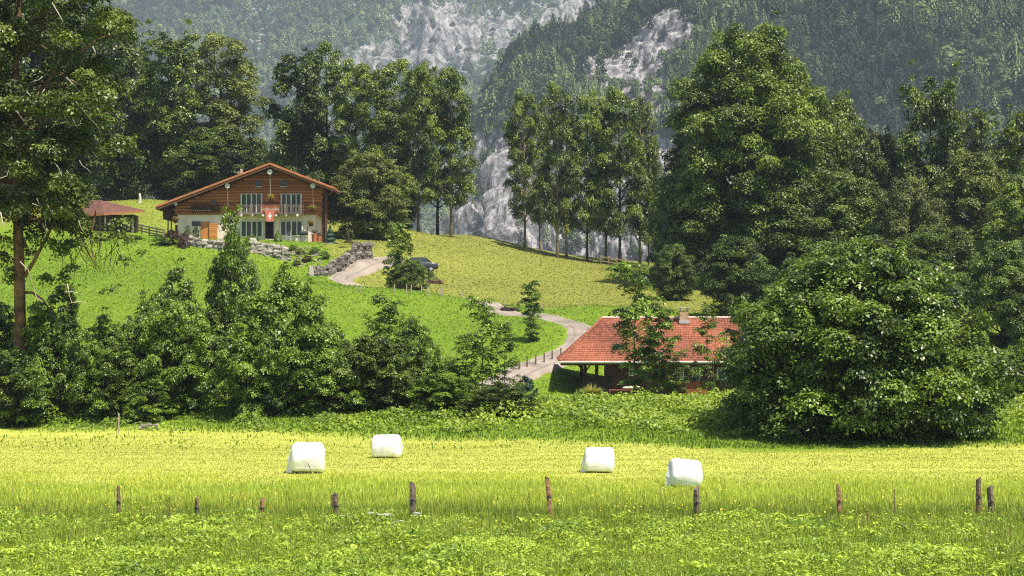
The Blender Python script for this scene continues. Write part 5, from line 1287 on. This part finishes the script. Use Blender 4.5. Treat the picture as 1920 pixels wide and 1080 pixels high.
M_weed = leafmat('weed_leaves', (.06, .14, .012), (.54, .70, .08), .3, .45)
M_hay = leafmat('hay_grass', (.26, .31, .05), (.47, .49, .11), .25, .7)
M_lush = leafmat('lush_grass', (.08, .15, .012), (.20, .31, .028), .28, .6)
M_dry = leafmat('dry_hay', (.17, .185, .035), (.29, .29, .07), .2, .7)
# near weeds: broad leaves close to the camera
n = 144000; y = rg.uniform(44, 60.5, n); x = px(rg.uniform(-240, 2160, n), y)
hb = blobnoise(x, y, 1.3, 5)**1.5*.6 + blobnoise(x, y, .35, 6)*.25; fade = ss(61, 54, y + (blobnoise(x, y, 1.6, 8)-.5)*9); k = rg.random(n) < fade*.9 + .05; x, y, hb, fade = x[k], y[k], hb[k], fade[k]
n = len(x); z = ground(x, y) + (.04 + .7*hb*rg.random(n)**.6)*(.35+.65*fade)
nn = unit(rg.normal(0, .6, (n, 3)) + np.array([0, -.2, 1.0])); t = unit(np.cross(nn, rg.normal(size=(n, 3)))); big = blobnoise(x, y, 1.7, 9)
s = rg.uniform(.05, .115, n)*(.7+1.3*np.clip(big-.35, 0, 1)); V, Fq = kites(np.stack([x, y, z], -1), nn, t, s, .55, .2)
tg = mobj('weeds', npmesh('weeds', V, Fq, tint=np.repeat(np.clip(.05+.55*blobnoise(x, y, 1.3, 10)+.35*blobnoise(x, y, .35, 17)+rg.normal(0, .13, n), 0, 1), 4)), M_weed); tag(tg, 'rank broad-leaved weeds along the near edge', 'weeds', kind='stuff')
# leaf rosettes: plants with a fan of longer leaves, in drifts
m = 3400; yc = rg.uniform(44, 58, m); xc = px(rg.uniform(-240, 2160, m), yc); k = blobnoise(xc, yc, 1.5, 19) > .42; xc, yc = xc[k], yc[k]; m = len(xc); nl = 12
ci = np.repeat(np.arange(m), nl); n = len(ci); a = rg.uniform(0, 6.28, n); sz = rg.uniform(.7, 1.3, m)[ci]; hh_ = rg.uniform(.15, .45, m)[ci]*rg.uniform(.4, 1, n); r = rg.uniform(.05, .2, n)*sz
x = xc[ci]+np.cos(a)*r; y = yc[ci]+np.sin(a)*r; z = ground(x, y)+hh_; t = unit(np.stack([np.cos(a), np.sin(a), rg.uniform(-.5, .5, n)], -1)); nn = unit(np.stack([-np.cos(a)*.3, -np.sin(a)*.3-.15, np.ones(n)], -1)+rg.normal(0, .25, (n, 3))); nn = unit(nn-t*(nn*t).sum(-1, keepdims=True))
V, Fq = kites(np.stack([x, y, z], -1), nn, t, rg.uniform(.09, .18, n)*sz, .42, .25)
tg = mobj('broad_weeds', npmesh('broad_weeds', V, Fq, tint=np.repeat(np.clip(.15+.6*rg.random(m)[ci]+rg.normal(0, .1, n), 0, 1), 4)), M_weed); tag(tg, 'drifts of taller broad-leaved weeds along the near edge', 'weeds', kind='stuff')
# tall grass among weeds and by the posts
n = 198000; y = rg.uniform(44, 77, n); x = px(rg.uniform(-240, 2160, n), y); e = ss(80, 64, y + (blobnoise(x, y, 3, 12)-.5)*14); k = rg.random(n) < e; x, y = x[k], y[k]; n = len(x)
h = rg.uniform(.16, .42, n)*(.7+.6*blobnoise(x, y, 2.2, 13))*np.interp(y, [44, 58, 64, 75], [1.0, 1.15, .9, .35]); t_ = .15 + .5*ss(58, 68, y) + .25*blobnoise(x, y, 1.5, 14) - .18*ss(2.2, 0, np.abs(y-60.5)) + rg.normal(0, .15, n)
blades('tall_grass', x, y, h, rg.uniform(.012, .03, n), t_, M_tall, 'unmown tall grass around the fence posts', rg, .4)
# flowering stalks
n = 504; y = rg.uniform(52, 66, n); x = px(rg.uniform(-240, 2160, n), y); blades('seed_stalks', x, y, rg.uniform(.4, .62, n), rg.uniform(.015, .03, n), rg.random(n), leafmat('seed_heads', (.16, .12, .05), (.35, .28, .12), .1), 'thin brown seed stalks among the tall grass', rg, .15)
# yellow flowers
n = 2040; y = rg.uniform(56, 72, n); x = px(rg.uniform(-240, 2160, n), y); k = blobnoise(x, y, 3, 31) > .45; x, y = x[k], y[k]; n = len(x); z = ground(x, y)+rg.uniform(.15, .42, n)
nn = unit(rg.normal(0, .4, (n, 3))+np.array([0, -.3, 1])); t = unit(np.cross(nn, rg.normal(size=(n, 3)))); V, Fq = kites(np.stack([x, y, z], -1), nn, t, rg.uniform(.04, .07, n), 1.0)
tag(mobj('yellow_flowers', npmesh('yellow_flowers', V, Fq, tint=np.repeat(rg.random(n), 4)), leafmat('yellow_petals', (.5, .4, .03), (.75, .65, .05), .2)), 'tiny yellow meadow flowers', 'flowers', kind='stuff')
# mown meadow stubble
n = 180000; y = rg.uniform(64, 101, n); x = px(rg.uniform(-240, 2160, n), y); 
z_ = zones(x, y, 0*x)[0]; k = rg.random(n) < .35+.65*z_; x, y = x[k], y[k]; n = len(x); row = .5*blobnoise(x*.07, y, 1.3, 41)+.5*blobnoise(x*.3, y, .8, 43)
blades('mown_grass', x, y, rg.uniform(.02, .06, n)*(.7+.6*row), rg.uniform(.02, .05, n), .35+.5*row + .25*(blobnoise(x, y, 5, 42)-.5) + rg.normal(0, .10, n), M_hay, 'short mown yellow-green meadow grass', rg, .8)
# bank, lush slope and upper hay field
def tufts(name, x, y, lift, size, tint, m, label, wob=.4):
    n = len(x); z = ground(x, y)+lift; nn = unit(rg.normal(0, wob, (n, 3))+np.array([0, -.1, 1.0])); t = unit(np.cross(nn, rg.normal(size=(n, 3)))); V, Fq = kites(np.stack([x, y, z], -1), nn, t, size, .55, .15)
    tag(mobj(name, npmesh(name, V, Fq, tint=np.repeat(np.clip(tint, 0, 1), 4)), m), label, 'grass', kind='stuff')
n = 72000; y = rg.uniform(90, 124, n); x = px(rg.uniform(-240, 2160, n), y); lo, up_ = zones(x, y, 0*x); k = rg.random(n) < (1-lo)+.05; x, y = x[k], y[k]; n = len(x)
blades('bank_grass', x, y, rg.uniform(.08, .2, n)*(.6+.8*blobnoise(x, y, 3, 52)), rg.uniform(.04, .09, n), .3+.45*blobnoise(x, y, 3, 51)+rg.normal(0, .12, n), M_lush, 'green grass on the bank at the edge of the mown meadow', rg, .6)
n = 260000; y = rg.uniform(118, 218, n); x = px(rg.uniform(-240, 2160, n), y); lo, up_ = zones(x, y, 0*x); k = (rg.random(n) < (1-up_)) & (road_dist(x, y) > 1.35); x, y = x[k], y[k]; n = len(x)
tufts('slope_grass', x, y, rg.uniform(.01, .14, n), rg.uniform(.08, .20, n)*y/150, .3+.45*blobnoise(x, y, 5, 53)+rg.normal(0, .10, n), M_lush, 'lush green grass on the slope below the chalet')
n = 170000; y = rg.uniform(178, 272, n); x = px(rg.uniform(-240, 2160, n), y); lo, up_ = zones(x, y, 0*x); k = (rg.random(n) < up_) & (road_dist(x, y) > 1.3); x, y = x[k], y[k]; n = len(x)
tufts('cut_hay', x, y, rg.uniform(.01, .07, n), rg.uniform(.12, .28, n), .2+.55*blobnoise(x*.35, y, 1.1, 61)+rg.normal(0, .10, n), M_dry, 'cut grass drying on the upper field', .35)
# undergrowth on the bank
n = 114000; y = rg.uniform(95, 121, n); x = px(rg.uniform(-240, 2160, n), y); X = ppx(x, y)
lowedge = np.interp(X, [0, 200, 450, 700, 960, 1150, 1400, 1600, 1920], [104, 104, 101, 99, 98, 96.5, 94, 95, 101]); hgt0 = np.interp(X, [0, 300, 600, 900, 1000, 1200, 1350, 1500, 1920], [.9, .7, .5, .8, .9, .7, .8, .8, .8])
inn = ss(0, 2.5, y-lowedge + (blobnoise(x, y, 2.5, 70)-.5)*5); patch = ss(.25, .55, blobnoise(x, y, 2.2, 71)); k = rg.random(n) < inn*(.25+.75*patch); x, y, hgt0, patch = x[k], y[k], hgt0[k], patch[k]; n = len(x)
hb = hgt0*(.1+1.3*blobnoise(x, y, 1.2, 72)**1.5)*patch; z = ground(x, y)+.05+hb*rg.random(n)**.5
nn = unit(rg.normal(0, .5, (n, 3))+np.array([0, -.25, .9])); t = unit(np.cross(nn, rg.normal(size=(n, 3)))); V, Fq = kites(np.stack([x, y, z], -1), nn, t, rg.uniform(.13, .27, n), .6, .2)
tag(mobj('undergrowth', npmesh('undergrowth', V, Fq, tint=np.repeat(np.clip(.15+.6*blobnoise(x, y, 1.6, 73)+rg.normal(0, .14, n), 0, 1), 4)), leafmat('undergrowth_leaves', (.05, .11, .014), (.38, .50, .05), .28)), 'leafy undergrowth on the bank under the hedge', 'undergrowth', kind='stuff')
# ornamental grass tuft
X_, Y__ = px(1110, 113.5), 113.5; z0 = gz(X_, Y__); n = 700; a = rg.uniform(0, 6.28, n); r = rg.random(n)**.6; Vv = []; L0 = rg.uniform(1.0, 1.5, n)
g = G()
for i in range(n):
    d = Vector((math.cos(a[i]), math.sin(a[i]), 0)); pr = d*.12; q = [pr, pr+d*r[i]*.35+Vector((0, 0, L0[i]*.6)), pr+d*r[i]*.9+Vector((0, 0, L0[i]*(.95-.35*r[i])))]; sd_ = Vector((-d.y, d.x, 0))*.018
    g.add([q[0]-sd_, q[0]+sd_, q[1]+sd_, q[1]-sd_, q[2]], [(0, 1, 2, 3), (3, 2, 4)], rg.random())
o = g.build('ornamental_grass', leafmat('straw_grass', (.20, .24, .05), (.52, .48, .16), .3)); o.location = (X_, Y__, z0-.05); tag(o, 'straw-coloured arching grass tuft on the bank before the porch', 'plant')
# umbels, dock and a purple flower
def umbel(x, Y, top, heads, label, seed):
    rr = random.Random(seed); X = px(x, Y); z0 = gz(X, Y); h = pz(top, Y)-z0; o = empty('umbel_plant', (X, Y, z0), label, 'plant', 'white umbel flowers by the fence')
    st = G(); fl_ = G()
    for k in range(heads):
        e = Vector((rr.uniform(-.28, .28)*(1 if heads > 1 else 0), rr.uniform(-.1, .1), h*rr.uniform(.82, 1) if k else h)); st.tube([(0, 0, -.05), e*.5+Vector((0, 0, .06)), e], [.012, .009, .006], 5)
        for j in range(34):
            a = rr.uniform(0, 6.28); q = rr.random()**.5*.12; c = e + Vector((math.cos(a)*q, math.sin(a)*q, .02-q*q*1.5)); s_ = .02
            fl_.add([c+Vector((-s_, -s_, 0)), c+Vector((s_, -s_, .005)), c+Vector((s_, s_, 0)), c+Vector((-s_, s_, .005))], [(0, 1, 2, 3)], rr.random())
    st.build('stem', M_weed, o); fl_.build('flowers', mat('white_petals', (.75, .75, .68), .8), o)
umbel(712, 56.5, 962, 7, 'white umbel flower cluster left of the thick brown-grey post, largest', 1)
umbel(735, 55.8, 978, 3, 'smaller white umbel flower just right below the largest cluster', 2)
umbel(655, 57, 968, 3, 'faint white umbel flower right of the split grey post', 3)
umbel(792, 57.3, 962, 2, 'small white umbel flower just right of the thick brown-grey post', 4)
def dock(x, Y, top, label, seed):
    rr = random.Random(seed); X = px(x, Y); z0 = gz(X, Y); h = pz(top, Y)-z0; g = G()
    g.tube([(0, 0, -.05), (.01, 0, h)], [.012, .006], 5)
    for k in range(60):
        z = h*(.3+.7*rr.random()); a = rr.uniform(0, 6.28); q = .07*(1.15-z/h)*rr.random()+.005; s_ = .012; c = Vector((math.cos(a)*q, math.sin(a)*q, z+q*.5)); g.add([c+Vector((-s_, 0, -s_)), c+Vector((s_, 0, -s_)), c+Vector((s_*.6, s_, s_)), c+Vector((-s_*.6, s_, s_))], [(0, 1, 2, 3)], rr.random())
    o = g.build('dock_plant', tintmat('dock_seed', (.10, .07, .03), (.26, .18, .07), .8)); o.location = (X, Y, z0); tag(o, label, 'plant', 'brown seeding dock plants')
dock(318, 58, 928, 'tall brown dock stalk left of the second post', 1); dock(1677, 58.5, 918, 'tallest brown dock stalk right of the slim reddish post', 2); dock(1627, 57, 955, 'short reddish dock stalk between the slim post and the tallest dock', 3)
X = px(570, 48.3); z0 = gz(X, 48.3); o = empty('purple_flower', (X, 48.3, z0), 'single small purple flower low in the near weeds', 'flower'); hf = pz(1070, 48.3)-z0
G().tube([(0, 0, 0), (0, 0, max(.1, hf))], .006, 5).build('stem', M_weed, o); g = G()
for k in range(5): a = k*1.257; g.add([(0, 0, max(.1, hf)), (.04*math.cos(a-.5), .04*math.sin(a-.5)-.01, max(.1, hf)+.015), (.055*math.cos(a), .055*math.sin(a)-.01, max(.1, hf)+.03), (.04*math.cos(a+.5), .04*math.sin(a+.5)-.01, max(.1, hf)+.015)], [(0, 1, 2, 3)])
g.build('petals', mat('purple_petals', (.55, .16, .55), .6), o)

# ------------------------------------------------------------------ haze
hz_ = G().box(-6500, 6500, -350, 6500, -70, 1150); hzm = bpy.data.materials.new('haze'); hzm.use_nodes = True; n = hzm.node_tree.nodes; n.clear()
pv = n.new('ShaderNodeVolumePrincipled'); ou = n.new('ShaderNodeOutputMaterial'); pv.inputs['Color'].default_value = (.68, .84, 1, 1); pv.inputs['Density'].default_value = .00011; pv.inputs['Anisotropy'].default_value = 0
hzm.node_tree.links.new(pv.outputs[0], ou.inputs['Volume']); tag(hz_.build('haze', hzm), 'thin blue air haze', 'haze', kind='stuff')
